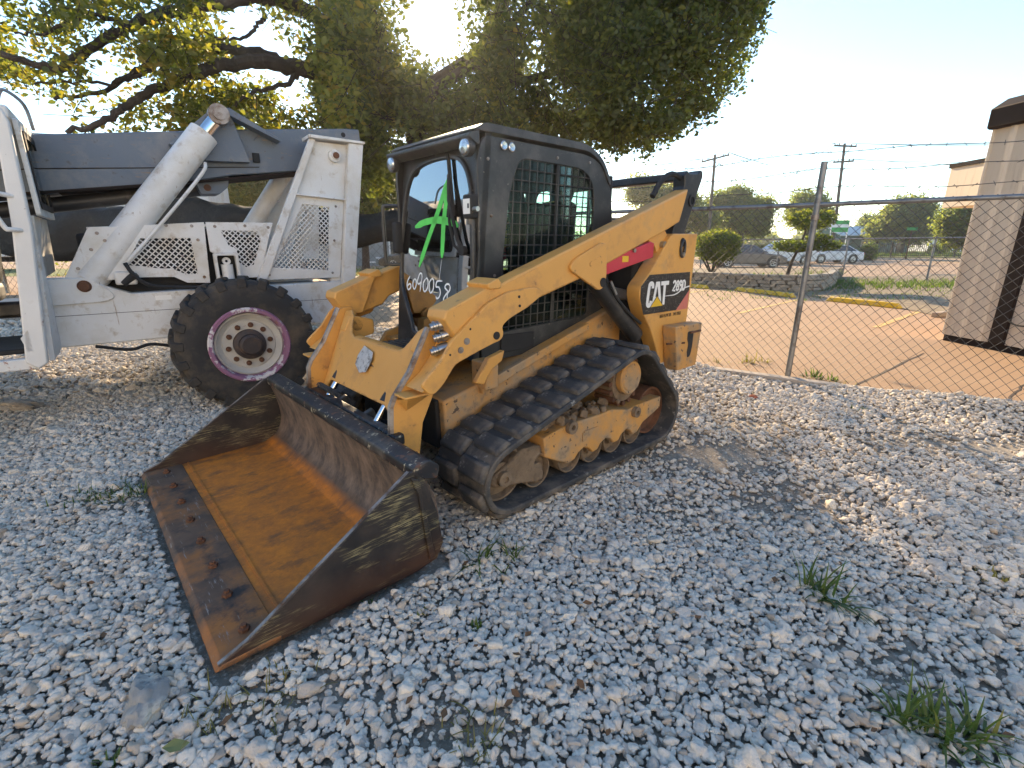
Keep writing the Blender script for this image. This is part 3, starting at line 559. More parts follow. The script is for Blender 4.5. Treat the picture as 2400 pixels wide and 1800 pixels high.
flat('letter', [[(-0.955,1.195),(-1.065,1.195),(-1.062,1.165),(-1.024,1.165),(-1.022,1.018),(-0.994,1.018),(-0.992,1.165),(-0.957,1.165)]], M['decal_white'], dc)
flat('triangle', [[(-0.910,1.093),(-1.012,1.008),(-0.820,1.008)]], M['decal_black'], dc, 0.7442, 0.7448)
flat('triangle', [[(-0.911,1.085),(-0.998,1.013),(-0.833,1.013)]], M['decal_yellow'], dc, 0.7450, 0.7456)
D2 = [[(-1.128,1.172),(-1.140,1.187),(-1.157,1.187),(-1.165,1.172),(-1.162,1.158),(-1.125,1.116),(-1.166,1.116)],
      [(-1.197,1.153),(-1.184,1.162),(-1.183,1.178),(-1.196,1.187),(-1.210,1.178),(-1.210,1.162),(-1.197,1.153),(-1.181,1.142),(-1.180,1.124),(-1.196,1.115),(-1.213,1.124),(-1.213,1.142),(-1.197,1.153)],
      [(-1.258,1.168),(-1.250,1.184),(-1.236,1.186),(-1.227,1.172),(-1.232,1.155),(-1.246,1.150),(-1.257,1.160),(-1.258,1.130),(-1.248,1.116),(-1.232,1.118)],
      [(-1.275,1.115),(-1.275,1.187),(-1.296,1.185),(-1.309,1.170),(-1.310,1.132),(-1.297,1.117),(-1.275,1.115)]]
strokes('number', D2, 0.0195, M['decal_white'], dc)
strokes('swoosh', [[(-1.0,1.082),(-1.15,1.082),(-1.20,1.092),(-1.30,1.128),(-1.384,1.138)]], [0.003,0.008,0.010,0.009,0.012], M['decal_white'], dc, 0.7428)
def text_mesh(name, body, size, mat, par, loc, rot, xs=1.0):
    cu = bpy.data.curves.new(name, 'FONT'); cu.body = body; cu.size = size; cu.extrude = 0.0006; cu.offset = size*0.012; to = bpy.data.objects.new(name, cu); sc.collection.objects.link(to)
    dg = bpy.context.evaluated_depsgraph_get(); me = bpy.data.meshes.new_from_object(to.evaluated_get(dg)); bpy.data.objects.remove(to); bpy.data.curves.remove(cu)
    o = link(name, me, mat, par, sharp=None); o.location = loc; o.rotation_euler = rot; o.scale = (xs, 1, 1); return o
text_mesh('lettering', 'HIGH FLOW XPS    TWO SPEED', 0.036, M['decal_black'], rp, (-0.975, 0.7413, 0.918), (R(90), 0, R(180)), 0.62)

# loader arms, left (+1) and right (-1)
beam = [(0.70,1.235),(-1.244,1.861),(-1.158,1.622),(-0.90,1.528),(-0.80,1.50),(-0.092,1.270),(0.412,1.141),(0.56,1.09),(0.62,1.03),(0.80,0.98)]
elbow = [(0.33,1.185),(0.36,1.225),(0.46,1.228),(0.60,1.215),(0.74,1.165),(0.974,1.0),(1.042,0.907),(1.129,0.835),(1.165,0.80),(1.12,0.745),(1.085,0.745),(1.031,0.788),(0.958,0.875),(0.82,0.917),(0.70,0.950),(0.65,0.960),(0.628,0.995),(0.645,1.035),(0.591,1.070),(0.44,1.125)]
leg_p = [(0.86,1.00),(0.90,1.045),(0.985,1.04),(1.11,0.82),(1.205,0.705),(1.228,0.66),(1.243,0.43),(1.235,0.325),(1.15,0.215),(1.09,0.22),(1.083,0.36),(1.054,0.535),(0.983,0.67),(0.918,0.85)]
arms = []
for s in (1, -1):
    a_ = MB().prism(beam, s*0.615, s*0.735).build('lift_arm', M['yellow'], LD, 0.012); arms.append(a_)
    MB().prism([(0.665,1.262),(0.985,1.146),(1.0,1.105),(0.93,1.0),(0.80,0.985),(0.70,1.2)], s*0.575, s*0.738).build('arm_head', M['yellow'], a_, 0.008)
    MB().prism(round_poly([(0.735,1.262),(0.655,1.290),(0.635,1.262),(0.640,1.235),(0.72,1.235)], 0.008), s*0.570, s*0.752).build('joint_block', M['yellow'], a_, 0.005)
    MB().prism(round_poly(elbow, 0.025, 3), s*0.739, s*0.762).build('elbow_plate', M['yellow'], a_, 0.005)
    lg = MB().prism(leg_p, s*0.545, s*0.578).build('arm_leg', M['yellow'], a_, 0.005)
    MB().prism([(0.93,1.0),(0.99,0.90),(1.06,0.82),(1.15,0.760),(1.09,0.745),(1.03,0.79),(0.95,0.88),(0.87,0.95)], s*0.5785, s*0.7385).build('leg_web', M['yellow'], lg, 0.004)
    MB().prism([(1.215,0.735),(1.06,0.735),(1.06,0.722),(1.215,0.722)], s*0.579, s*0.690).build('leg_gusset', M['yellow'], lg, 0.003)
    gw = MB(); gw.add([(1.20,s*0.685,0.722),(1.07,s*0.685,0.722),(1.150,s*0.5785,0.625),(1.205,s*0.5785,0.70),(1.03,s*0.5785,0.68)], [(0,3,2),(0,2,1),(1,2,4),(0,1,4,3)]); gw.build('gusset_wedge', M['yellow'], lg)
    ed = MB(); ed.tube([(x, s*0.5615, z) for x, z in leg_p[2:9]], 0.0185, 6); ed.build('worn_edge', M['worn_steel'], lg)
    for (x, z) in ((1.20,0.395),(1.165,0.300)):
        b_ = MB(); b_.cyl((x, s*0.575, z), (x-0.005, s*0.605, z), 0.019, 14); b_.cyl((x-0.002, s*0.60, z), (x-0.085, s*0.60, z-0.012), 0.009, 8); b_.build('lock_pin', M['rust'], lg)
    for (x, z) in ((0.86,1.045),(0.99,0.93)): MB().lathe([(0.001,0),(0.006,0),(0.006,0.002),(0.001,0.002)], (x, s*0.7625 if s > 0 else -0.7645, z), 'Y', 8).build('paint_chip', M['black_matt'], a_)
    for (x, z, r_) in ((0.685,0.990,0.022),(0.885,0.985,0.018),(0.925,0.945,0.017)):
        MB().lathe([(0.001,0),(r_,0),(r_,0.004),(0.001,0.004)], (x, s*0.7625 if s > 0 else -0.7665, z), 'Y', 18).build('pin_hole' if r_ > 0.02 else 'plug', M['black_matt'] if r_ > 0.02 else M['worn_steel'], a_)
    for (x, z) in ((0.52,1.185),(0.515,1.135)): MB().lathe([(0.001,0),(0.008,0),(0.008,0.003),(0.001,0.003)], (x, s*0.7625 if s > 0 else -0.7655, z), 'Y', 10).build('bolt_hole', M['black_matt'], a_)
    pl = MB().prism(round_poly([(0.09,1.345),(0.03,1.385),(-0.205,1.475),(-0.25,1.46),(-0.262,1.25),(-0.235,1.19),(-0.19,1.175),(0.09,1.31)], [0.03,0.03,0.03,0.03,0.04,0.04,0.03,0.03]), s*0.736, s*0.758).build('cylinder_plate', M['yellow'], a_, 0.004)
    MB().prism(round_poly([(-0.08,1.355),(-0.19,1.395),(-0.195,1.365),(-0.085,1.325)], 0.014), s*0.758, s*0.761).build('pocket', M['yellow'], pl, 0.001)
    MB().lathe([(0.001,0),(0.030,0),(0.030,0.004),(0.001,0.004)], (-0.225, s*0.7585 if s > 0 else -0.7625, 1.225), 'Y', 20).build('pivot_pin', M['black_matt'], pl)
    MB().prism(round_poly([(-0.80,1.49),(-1.02,1.565),(-1.06,1.52),(-1.02,1.40),(-0.97,1.36),(-0.93,1.40),(-0.90,1.45)], 0.025), s*0.64, s*0.70).build('link_lug', M['yellow'], a_, 0.006)
    MB().lathe([(0.001,0),(0.028,0),(0.028,0.03),(0.001,0.03)], (-0.985, s*0.70 if s > 0 else -0.73, 1.455), 'Y', 16).build('link_pin', M['steel'], a_)
    # red brace and lift cylinder
    br = MB().prism([(-0.262,1.262),(-0.262,1.355),(-0.80,1.480),(-0.84,1.470),(-0.84,1.370)], s*0.645, s*0.730).build('arm_brace', M['red'], LD, 0.006)
    tag(br, 'red painted arm brace')
    MB().box(-0.53,-0.46, s*0.731, s*0.7325, 1.345, 1.385).build('warning_label', M['decal_yellow'], br)
    MB().cyl((-0.585, s*0.725, 1.42), (-0.585, s*0.745, 1.42), 0.014, 12).build('brace_pin', M['steel'], br)
    lc = MB().cyl((-0.27, s*0.66, 1.22), (-0.78, s*0.66, 0.80), 0.062, 20).build('lift_cylinder', M['black'], LD)
    MB().cyl((-0.20, s*0.66, 1.275), (-0.30, s*0.66, 1.195), 0.033, 14).build('cylinder_rod', M['chrome'], lc)
    MB().tube(smooth([(-0.30, s*0.71, 1.26), (-0.42, s*0.72, 1.12), (-0.60, s*0.73, 0.98), (-0.75, s*0.72, 0.90)], 5), 0.012, 8).build('hose', M['black_matt'], lc)
    MB().cyl((-0.335, s*0.735, 1.225), (-0.40, s*0.74, 1.135), 0.011, 8).build('hose_fitting', M['steel'], lc)
    MB().prism([(-0.30,1.22),(-0.72,1.135),(-0.72,1.06),(-0.30,1.145)], s*0.58, s*0.63).build('lower_link', M['black'], LD, 0.008)
    # rear link and its hose
    tw = MB().prism(round_poly([(-1.10,1.45),(-1.27,1.45),(-1.30,1.545),(-1.505,1.965),(-1.50,2.005),(-1.465,2.015),(-1.43,1.985),(-1.30,1.975),(-1.265,1.995),(-1.235,1.96),(-1.245,1.88),(-1.13,1.55)], 0.012), s*0.60, s*0.70).build('rear_link', M['black'], LD, 0.01)
    MB().lathe([(0.001,0),(0.028,0),(0.028,0.012),(0.045,0.012),(0.045,0.0),(0.001,-0.001)], (-1.36, s*0.70, 1.785), 'Y', 18).build('link_pin', M['black'], tw)
    MB().tube(smooth([(-1.30, s*0.655, 1.93), (-1.12, s*0.66, 1.96), (-0.98, s*0.66, 1.90), (-0.88, s*0.66, 1.79)], 5), 0.020, 8).build('hose', M['black_matt'], a_)
MB().box(-1.345, -1.255, -0.60, 0.60, 1.925, 1.985).build('rear_cross_tube', M['black'], LD, 0.012)
MB().prism(round_poly([(-0.66,1.62),(-0.86,1.64),(-0.90,1.50),(-0.62,1.50)], 0.03), 0.28, 0.40).build('cooler_box', M['yellow'], rb, 0.01)
MB().box(-1.36, -0.80, -0.60, 0.60, 1.36, 1.40).build('hood_top', M['black'], rb, 0.02)
MB().tube([(-0.95, 0.30, 1.44), (-0.95, 0.30, 1.66)], 0.035, 14).build('exhaust_pipe', M['worn_steel'], rb)
# couplers on the left arm head
for i, (x, z) in enumerate(((0.960,1.070),(0.945,1.010),(0.965,0.940))):
    cp = MB().lathe([(0.001,-0.05),(0.030,-0.05),(0.030,0.02),(0.024,0.024),(0.024,0.034),(0.028,0.037),(0.028,0.046),(0.019,0.049),(0.019,0.062),(0.001,0.062)], (0,0,0), 'Z', 20).build('hydraulic_coupler', M['steel'], arms[0])
    cp.location = (x, 0.655, z); cp.rotation_euler = (R(20), R(105), 0)
# cross plate between the arms, with the entry step
cps = MB(); rows = 9; colsn = 16; prof = [(1.03,0.885),(1.075,0.855),(1.12,0.80),(1.16,0.73),(1.185,0.655)]
outline = [(-0.545,0.50),(-0.44,0.50),(-0.42,0.56),(-0.36,0.60),(0.36,0.60),(0.42,0.56),(0.44,0.50),(0.545,0.50),(0.545,1.02),(0.46,1.03),(0.41,1.0),(0.37,0.94),(0.335,0.90),(0.28,0.88),(-0.28,0.88),(-0.335,0.90),(-0.37,0.94),(-0.41,1.0),(-0.46,1.03),(-0.545,1.02)]
def px_of(z): return 1.02 + (0.885-max(z, 0.62))*0.55
for s_ in (0, 1):
    cps.v += [(px_of(z) - 0.02*s_, y, z) for y, z in outline]
n = len(outline); cps.f = [tuple(range(n)), tuple(range(2*n-1, n-1, -1))] + [(i, (i+1) % n, n+(i+1) % n, n+i) for i in range(n)]
cp = cps.build('cross_plate', M['yellow_scuffed'], LD, 0.008)
st = MB()
for k in range(26): st.box(0.955, 1.018, -0.30 + k*0.0235, -0.288 + k*0.0235, 0.868, 0.882)
st.box(0.95, 1.02, -0.31, 0.31, 0.845, 0.868); st.build('step_tread', M['yellow'], cp, 0.003, 1)
stk = MB(); stk.ribbon([(1.075,0), (1.165,0)], 0.14, lambda a, b, h: (0,0,0)); stk = MB()
ps = [(-0.02,0.84),(0.11,0.82),(0.135,0.78),(0.12,0.71),(0.05,0.695),(-0.04,0.73),(-0.05,0.78)]
stk.v = [(px_of(z)+0.0045, y-0.05, z+0.02) for y, z in ps] + [(px_of(z)+0.003, y-0.05, z+0.02) for y, z in ps]; n = len(ps)
stk.f = [tuple(range(n)), tuple(range(2*n-1, n-1, -1))] + [(i, (i+1) % n, n+(i+1) % n, n+i) for i in range(n)]
stk.build('torn_sticker', M['sticker'], cp)
fl = MB()
for k in range(7): fl.box(0.60 + k*0.045, 0.632 + k*0.045, -0.30, 0.30, 0.80, 0.822)
fl.box(0.58, 0.93, -0.32, 0.32, 0.78, 0.80); fl.build('entry_step', M['black'], LD, 0.004, 1)
# tilt cylinders and hoses behind the bucket
for s in (1, -1):
    tc = MB().cyl((0.98, s*0.32, 0.80), (1.13, s*0.33, 0.60), 0.045, 16).build('tilt_cylinder', M['black'], LD)
    MB().cyl((1.12, s*0.33, 0.62), (1.21, s*0.33, 0.50), 0.020, 14).build('cylinder_rod', M['chrome'], tc)
    MB().prism(round_poly([(0.80,0.96),(0.96,1.0),(1.02,0.90),(0.92,0.84),(0.80,0.86)], 0.02), s*0.42, s*0.50).build('cylinder_lug', M['yellow'], tc, 0.006)
    MB().lathe([(0.001,0),(0.038,0),(0.038,0.02),(0.001,0.02)], (0.92, s*0.42 if s > 0 else -0.44, 0.93), 'Y', 16).build('lug_pin', M['black'], tc)
MB().tube(smooth([(1.00, -0.20, 0.66), (1.03, 0.02, 0.67), (1.02, 0.24, 0.60), (1.00, 0.27, 0.50), (1.04, 0.18, 0.42), (1.12, -0.02, 0.40), (1.17, -0.12, 0.41)], 6), 0.018, 10).build('hydraulic_hose', M['black_matt'], LD)

# cab: sides with window openings and mesh guards
cab = MB().box(-0.60, 0.50, -0.40, 0.40, 0.76, 0.82).build('cab', M['black'], LD, 0.01)
side = round_poly([(0.54,0.76),(0.545,1.93),(0.50,2.04),(-0.44,2.035),(-0.62,1.95),(-0.70,1.72),(-0.72,1.32),(-0.62,0.96),(-0.52,0.76)], [0.01,0.06,0.05,0.12,0.12,0.12,0.1,0.1,0.02], 5)
hole = round_poly([(0.395,0.93),(0.37,1.32),(0.30,1.78),(0.22,1.95),(-0.36,1.945),(-0.475,1.86),(-0.49,1.62),(-0.46,0.96)], [0.05,0.1,0.1,0.06,0.10,0.10,0.1,0.05], 5)
def match(outer, inner, n=72):
    c = sum((Vector(p) for p in inner), Vector((0,0)))/len(inner)
    def cast(poly, a):
        d = Vector((math.cos(a), math.sin(a))); best = None; k = len(poly)
        for i in range(k):
            p, q = Vector(poly[i]) - c, Vector(poly[(i+1) % k]) - c; e = q - p; den = d.x*e.y - d.y*e.x
            if abs(den) < 1e-9: continue
            t = (p.x*e.y - p.y*e.x)/den; u = (p.x*d.y - p.y*d.x)/den
            if t > 0 and -1e-6 <= u <= 1+1e-6 and (best is None or t > best): best = t
        return c + d*best
    A = sorted({round(math.atan2(p[1]-c.y, p[0]-c.x), 4) for p in list(outer)+list(inner)})
    return [cast(outer, a) for a in A], [cast(inner, a) for a in A]
so, si = match(side, hole)
for s in (1, -1):
    sd_ = MB().ring(so, si, s*0.425, s*0.45).build('cab_side', M['black'], cab, 0.004)
    MB().prism(resample(hole, 40), s*0.428, s*0.432).build('side_window', M['side_glass'], sd_)
    gm = MB(); yy = s*0.447
    def inside(x, z):
        k = len(hole); r_ = False
        for i in range(k):
            (x1, z1), (x2, z2) = hole[i], hole[i-1]
            if (z1 > z) != (z2 > z) and x < (x2-x1)*(z-z1)/(z2-z1)+x1: r_ = not r_
        return r_
    def clipline(p, q, n=80):
        run = []
        for i in range(n+1):
            t = i/n; x = p[0]+(q[0]-p[0])*t; z = p[1]+(q[1]-p[1])*t
            if inside(x, z): run.append((x, z))
        return (run[0], run[-1]) if len(run) > 1 else None
    for k in range(18):
        z = 0.96 + k*0.062; l_ = clipline((0.6, z+0.0), (-0.7, z+0.0))
        if l_: gm.tube([(l_[0][0]+0.01, yy, l_[0][1]), (l_[1][0]-0.01, yy, l_[1][1])], 0.0042, 5)
    for k in range(15):
        x = 0.42 - k*0.064; l_ = clipline((x+0.03, 0.9), (x-0.03, 2.05))
        if l_: gm.tube([(l_[0][0], yy+s*0.003, l_[0][1]-0.012), (l_[1][0], yy+s*0.003, l_[1][1]+0.012)], 0.0042, 5)
    gm.build('mesh_guard', M['black'], sd_)
    MB().prism([(-0.075,0.92),(-0.105,0.92),(-0.135,1.95),(-0.105,1.95)], s*0.433, s*0.442).build('window_mullion', M['black'], sd_)
    MB().box(-0.47, 0.385, s*0.433, s*0.441, 1.215, 1.255).build('window_rail', M['worn_steel'] if False else M['black_matt'], sd_, 0.003)
    for (x, z) in ((0.43,1.28),(0.45,1.62),(0.47,1.92),(-0.1,1.985),(-0.42,1.99),(-0.56,1.50),(-0.53,1.42),(0.1,0.86),(-0.3,0.87)):
        MB().lathe([(0.001,0),(0.010,0),(0.008,0.006),(0.001,0.006)], (x, s*0.4505 if s > 0 else -0.4565, z), 'Y', 10).build('bolt', M['worn_steel'], sd_)
    MB().lathe([(0.001,0),(0.026,0),(0.026,0.008),(0.020,0.012),(0.001,0.010)], (0.355, s*0.451 if s > 0 else -0.463, 2.0), 'Y', 18).build('work_lamp', M['lens'], sd_)
    MB().lathe([(0.001,0),(0.026,0),(0.026,0.008),(0.020,0.012),(0.001,0.010)], (0.295, s*0.451 if s > 0 else -0.463, 1.998), 'Y', 18).build('work_lamp', M['lens'], sd_)
    MB().prism([(0.39,0.80),(0.10,0.80),(0.10,0.905),(0.39,0.915)], s*0.4505, s*0.462).build('side_cover', M['black_matt'], sd_, 0.004)
# roof and rear wall
rf = MB().prism(round_poly([(0.57,2.055),(0.50,2.10),(-0.38,2.10),(-0.56,2.03),(-0.66,1.88),(-0.64,1.86),(-0.54,2.0),(-0.40,2.055)], [0.02,0.04,0.08,0.1,0.05,0.02,0.08,0.05], 4), -0.46, 0.46).build('cab_roof', M['black'], cab, 0.015)
rw, rwi = match([(-0.44,0.80),(0.44,0.80),(0.44,1.93),(-0.44,1.93)], round_poly([(-0.33,1.30),(0.33,1.30),(0.33,1.88),(-0.33,1.88)], 0.10))
MB().ring(rw, rwi, -0.70, -0.67, 'X').build('cab_rear_wall', M['black_matt'], cab, 0.004)
MB().prism(round_poly([(-0.34,1.29),(0.34,1.29),(0.34,1.89),(-0.34,1.89)], 0.10), -0.69, -0.686, 'X').build('rear_window', M['side_glass'], cab)
# front: header, pillars, door
dout = [(0.20,1.995),(0.0,2.01),(-0.20,1.99),(-0.31,1.93),(-0.37,1.81),(-0.405,1.60),(-0.415,1.35),(-0.40,1.18),(-0.34,1.06),(-0.26,0.93),(-0.19,0.845),(0.19,0.845),(0.26,0.93),(0.34,1.06),(0.40,1.18),(0.415,1.35),(0.40,1.60),(0.36,1.81),(0.30,1.93)]
TILT = 0.095
def lean(m):
    m.v = [(v[0] - TILT*(v[2]-1.42), v[1], v[2]) for v in m.v]; return m
dout = [(y, z-0.03*(z > 1.7)) for y, z in dout]; din = [tuple(Vector((0,1.45)) + (Vector(p)-Vector((0,1.45)))*0.955) for p in dout]
fo, fi = match([(-0.45,0.78),(0.45,0.78),(0.45,2.06),(-0.45,2.06)], [tuple(p) for p in smooth([Vector(p) for p in dout], 4, True)])
ff = lean(MB().ring(fo, fi, 0.50, 0.545, 'X')).build('cab_front', M['black'], cab, 0.004)
dout_s = [tuple(p) for p in smooth([Vector(p) for p in dout], 4, True)]; din_s = [tuple(Vector((0,1.45)) + (Vector(p)-Vector((0,1.45)))*0.955) for p in dout_s]
do, di = match(dout_s, din_s)
dr = lean(MB().ring(do, di, 0.535, 0.565, 'X')).build('door_frame', M['black'], cab, 0.006)
gl = lean(MB().prism(resample(dout_s, 70), 0.546, 0.551, 'X')).build('door_glass', M['door_glass'], dr)
FX = lambda a, b, h: (0.5515 + h - TILT*(b-1.42), a, b)
def door_strokes(name, lines, wd, mat, d=0.0012):
    m = MB()
    for l_ in lines:
        q_ = smooth([Vector((p[0], p[1])) for p in l_], 5); k_ = len(q_); ww = [wd*random.uniform(0.92,1.06)*min(1, 0.35+0.33*min(i, k_-1-i)) for i in range(k_)]; m.ribbon(q_, ww, FX, d)
    return m.build(name, mat, gl, fix=False, sharp=None)
tag(door_strokes('spray_mark', [[(-0.177,1.315),(-0.09,1.47),(-0.011,1.597),(0.06,1.72),(0.127,1.853)], [(0.133,1.852),(0.115,1.75),(0.093,1.594),(0.09,1.48),(0.088,1.378)], [(-0.241,1.572),(-0.116,1.60),(0.031,1.608),(0.166,1.591),(0.248,1.566)]], 0.043, M['green_mark']), 'letter A sprayed in green on the door glass')
DIG = [[(-0.287,1.252),(-0.319,1.215),(-0.325,1.181),(-0.309,1.158),(-0.279,1.171),(-0.277,1.192),(-0.297,1.197),(-0.319,1.181)],[(-0.224,1.237),(-0.246,1.215),(-0.246,1.181),(-0.227,1.166),(-0.209,1.188),(-0.206,1.221),(-0.224,1.237)],[(-0.137,1.249),(-0.139,1.271),(-0.162,1.272),(-0.18,1.247),(-0.191,1.214),(-0.172,1.204),(-0.144,1.22),(-0.134,1.257),(-0.145,1.208),(-0.156,1.152)],[(-0.089,1.243),(-0.115,1.214),(-0.114,1.173),(-0.096,1.158),(-0.068,1.18),(-0.06,1.225),(-0.074,1.244),(-0.089,1.243)],[(-0.018,1.247),(-0.042,1.222),(-0.044,1.178),(-0.026,1.155),(0.001,1.176),(0.008,1.217),(-0.001,1.242),(-0.018,1.247)],[(0.104,1.237),(0.045,1.232),(0.035,1.198),(0.067,1.196),(0.086,1.166),(0.073,1.134),(0.047,1.124),(0.038,1.137)],[(0.19,1.212),(0.171,1.222),(0.144,1.216),(0.136,1.197),(0.168,1.176),(0.147,1.155),(0.124,1.126),(0.133,1.097),(0.153,1.091),(0.168,1.114),(0.163,1.156),(0.189,1.189),(0.19,1.212)]]
tag(door_strokes('written_number', DIG, 0.0115, M['white_mark'], 0.0016), 'number written in white on the door glass')
door_strokes('paint_drip', [[(0.086,1.37),(0.075,1.30),(0.066,1.243)]], 0.004, M['white_mark'], 0.0009)
MB().prism(round_poly([(0.53,2.06),(0.60,2.035),(0.60,2.015),(0.545,1.985),(0.53,1.985)], 0.01), -0.455, 0.455).build('roof_visor', M['black'], cab, 0.008)
for s in (1, -1):
    lp = MB().lathe([(0.001,-0.03),(0.045,-0.03),(0.052,0.0),(0.048,0.012),(0.001,0.012)], (0.585, s*0.405, 1.972), 'X', 24).build('front_lamp', M['black'], cab)
    MB().lathe([(0.001,0),(0.042,0),(0.036,0.008),(0.001,0.014)], (0.598, s*0.405, 1.972), 'X', 24).build('lamp_lens', M['lens'], lp)
wp = MB(); wp.tube([(0.575,0.343,1.424),(0.585,0.289,1.486),(0.59,0.192,1.713),(0.572,0.155,1.86)], 0.011, 8); lean(wp).build('wiper_arm', M['black_matt'], dr)
MB().obox((0.534,0.178,1.80), (0.018,0.016,0.36), (R(13),R(-5.4),0)).build('wiper_blade', M['black_matt'], dr)
lean(MB().tube([(0.572,0.321,1.414),(0.580,0.251,1.455),(0.575,0.185,1.591),(0.573,0.173,1.694)], 0.009, 8)).build('wiper_link', M['black_matt'], dr)
MB().lathe([(0.001,0),(0.028,0),(0.028,0.03),(0.001,0.03)], (0.56,0.335,1.425), 'X', 16).build('wiper_motor', M['black_matt'], dr)
lt = MB().box(0.545, 0.60, 0.375, 0.455, 1.60, 1.73).build('door_latch', M['black_matt'], cab, 0.012)
MB().box(0.6005, 0.603, 0.385, 0.446, 1.625, 1.705).build('safety_label', M['decal_white'], lt)
MB().box(0.603, 0.6035, 0.425, 0.440, 1.655, 1.680).build('label_print', M['decal_black'], lt)
MB().cyl((0.57,0.41,1.57), (0.57,0.41,1.60), 0.02, 12).build('latch_pivot', M['black'], lt); MB().cyl((0.58,0.455,1.65),(0.58,0.49,1.65),0.014,10).build('latch_knob', M['steel'], lt)
MB().box(0.548, 0.575, 0.40, 0.43, 0.95, 1.60).build('hinge_bar', M['black'], cab, 0.006)
gh = MB().tube(smooth([(0.54,-0.45,1.715),(0.60,-0.50,1.715),(0.62,-0.515,1.69),(0.62,-0.52,1.50),(0.62,-0.515,1.35),(0.60,-0.50,1.325),(0.54,-0.45,1.325)], 5), 0.013, 8).build('grab_handle', M['black'], cab)
MB().box(0.545, 0.60, -0.455, -0.385, 1.40, 1.61).build('door_handle', M['black_matt'], cab, 0.02, 3)
MB().lathe([(0.001,0),(0.03,0),(0.03,0.12),(0.001,0.12)], (0.50,0.36,1.00), 'X', 14).build('hinge_spacer', M['worn_steel'], cab)
# seat and controls
se = MB().obox((-0.28,0,1.16), (0.46,0.50,0.14), (0,R(-5),0)).build('seat', M['seat'], cab, 0.04, 3)
MB().obox((-0.50,0,1.48), (0.12,0.46,0.58), (0,R(-8),0)).build('seat_back', M['seat'], se, 0.05, 3)
MB().obox((-0.28,0,0.95), (0.42,0.44,0.28)).build('seat_base', M['black_matt'], se, 0.02)
for s in (1, -1):
    MB().obox((-0.05, s*0.30, 1.25), (0.42,0.10,0.10)).build('armrest', M['seat'], se, 0.03); MB().cyl((0.14,s*0.30,1.27),(0.18,s*0.30,1.44),0.022,10).build('joystick', M['black_matt'], se)

# bucket
def bucket_material():
    m, nt, b = nmat('bucket_steel'); v = coords(nt); X, Y, Z = sep(nt, v)[:3]
    n1 = noise(nt, v, 3.2, 7, 0.6); n2 = noise(nt, coords(nt, scale=(1,1,1)), 14, 7, 0.7)
    rust = mix(nt, ramp(nt, n2, 0.35, 0.7), (0.66,0.20,0.016), (0.36,0.11,0.02)); dark = mix(nt, ramp(nt, n2, 0.4, 0.65), (0.045,0.032,0.024), (0.16,0.085,0.035))
    ax = math2(nt, 'SUBTRACT', X, math2(nt, 'MULTIPLY', Y, -0.10)); e1 = ramp(nt, math2(nt, 'ADD', ax, math2(nt, 'MULTIPLY', n1, 0.45)), 2.46, 2.20)
    e2 = ramp(nt, math2(nt, 'SUBTRACT', Y, math2(nt, 'MULTIPLY', n1, 0.5)), 0.78, 0.58); e3 = ramp(nt, math2(nt, 'ADD', Y, math2(nt, 'MULTIPLY', n1, 0.3)), -0.92, -0.80)
    zf = ramp(nt, math2(nt, 'SUBTRACT', Z, math2(nt, 'MULTIPLY', n1, 0.05)), 0.075, 0.045); f = math2(nt, 'MULTIPLY', math2(nt, 'MULTIPLY', e1, e2), math2(nt, 'MULTIPLY', e3, zf)); blot = ramp(nt, noise(nt, coords(nt, scale=(1,1.8,1)), 4, 9, 0.75), 0.62, 0.50); f = math2(nt, 'MULTIPLY', f, math2(nt, 'ADD', math2(nt, 'MULTIPLY', blot, 0.65), 0.35))
    back = mix(nt, ramp(nt, noise(nt, coords(nt, scale=(1,1.3,0.8)), 6, 9, 0.75), 0.38, 0.66), (0.06,0.045,0.036), (0.23,0.155,0.11)); c = mix(nt, f, dark, rust); hz = ramp(nt, Z, 0.07, 0.13); c = mix(nt, hz, c, back)
    nt.links.new(c, b.inputs['Base Color']); b.inputs['Roughness'].default_value = 0.75; bump(nt, b, noise(nt, v, 45, 6), 0.3, 0.004); return m
def plate_material():
    m, nt, b = nmat('scratched_black_bucket_side'); v = coords(nt); X, Y, Z = sep(nt, v)[:3]
    base = mix(nt, ramp(nt, noise(nt, v, 5, 6), 0.4, 0.65), (0.014,0.013,0.014), (0.045,0.035,0.03)); st = noise(nt, coords(nt, scale=(1.4,1,22), rot=(0,R(26),0)), 6, 9, 0.75); big = noise(nt, coords(nt, scale=(2,1,4.5), rot=(0,R(26),0)), 1.7, 4)
    f = math2(nt, 'MULTIPLY', ramp(nt, st, 0.50, 0.57), ramp(nt, big, 0.48, 0.62)); c = mix(nt, f, base, (0.36,0.31,0.16)); lo = ramp(nt, math2(nt, 'ADD', Z, math2(nt, 'MULTIPLY', noise(nt, v, 4, 6), 0.22)), 0.30, 0.12); c = mix(nt, math2(nt, 'MULTIPLY', lo, 0.75), c, (0.075,0.032,0.018))
    nt.links.new(c, b.inputs['Base Color']); b.inputs['Roughness'].default_value = 0.5; bump(nt, b, st, 0.15, 0.003); return m
M['bucket'] = bucket_material(); M['bucket_side'] = plate_material()
M['bucket_rail'] = surf('scraped_black_rail', (0.014,0.014,0.017), 0.45, 0, 0.2, 5, [((0.09,0.08,0.07), 7, 0.50, 0.68), ((0.42,0.36,0.25), 22, 0.60, 0.64), ((0.14,0.06,0.03), 12, 0.60, 0.66)])
bw = 1.0
inner_p = [(2.05,0.030),(1.52,0.045),(1.44,0.060),(1.375,0.10),(1.335,0.17),(1.325,0.26),(1.345,0.38),(1.375,0.485)]
outer_p = [(2.05,0.008),(1.44,0.015),(1.36,0.035),(1.30,0.09),(1.26,0.17),(1.255,0.26),(1.28,0.38),(1.345,0.50)]
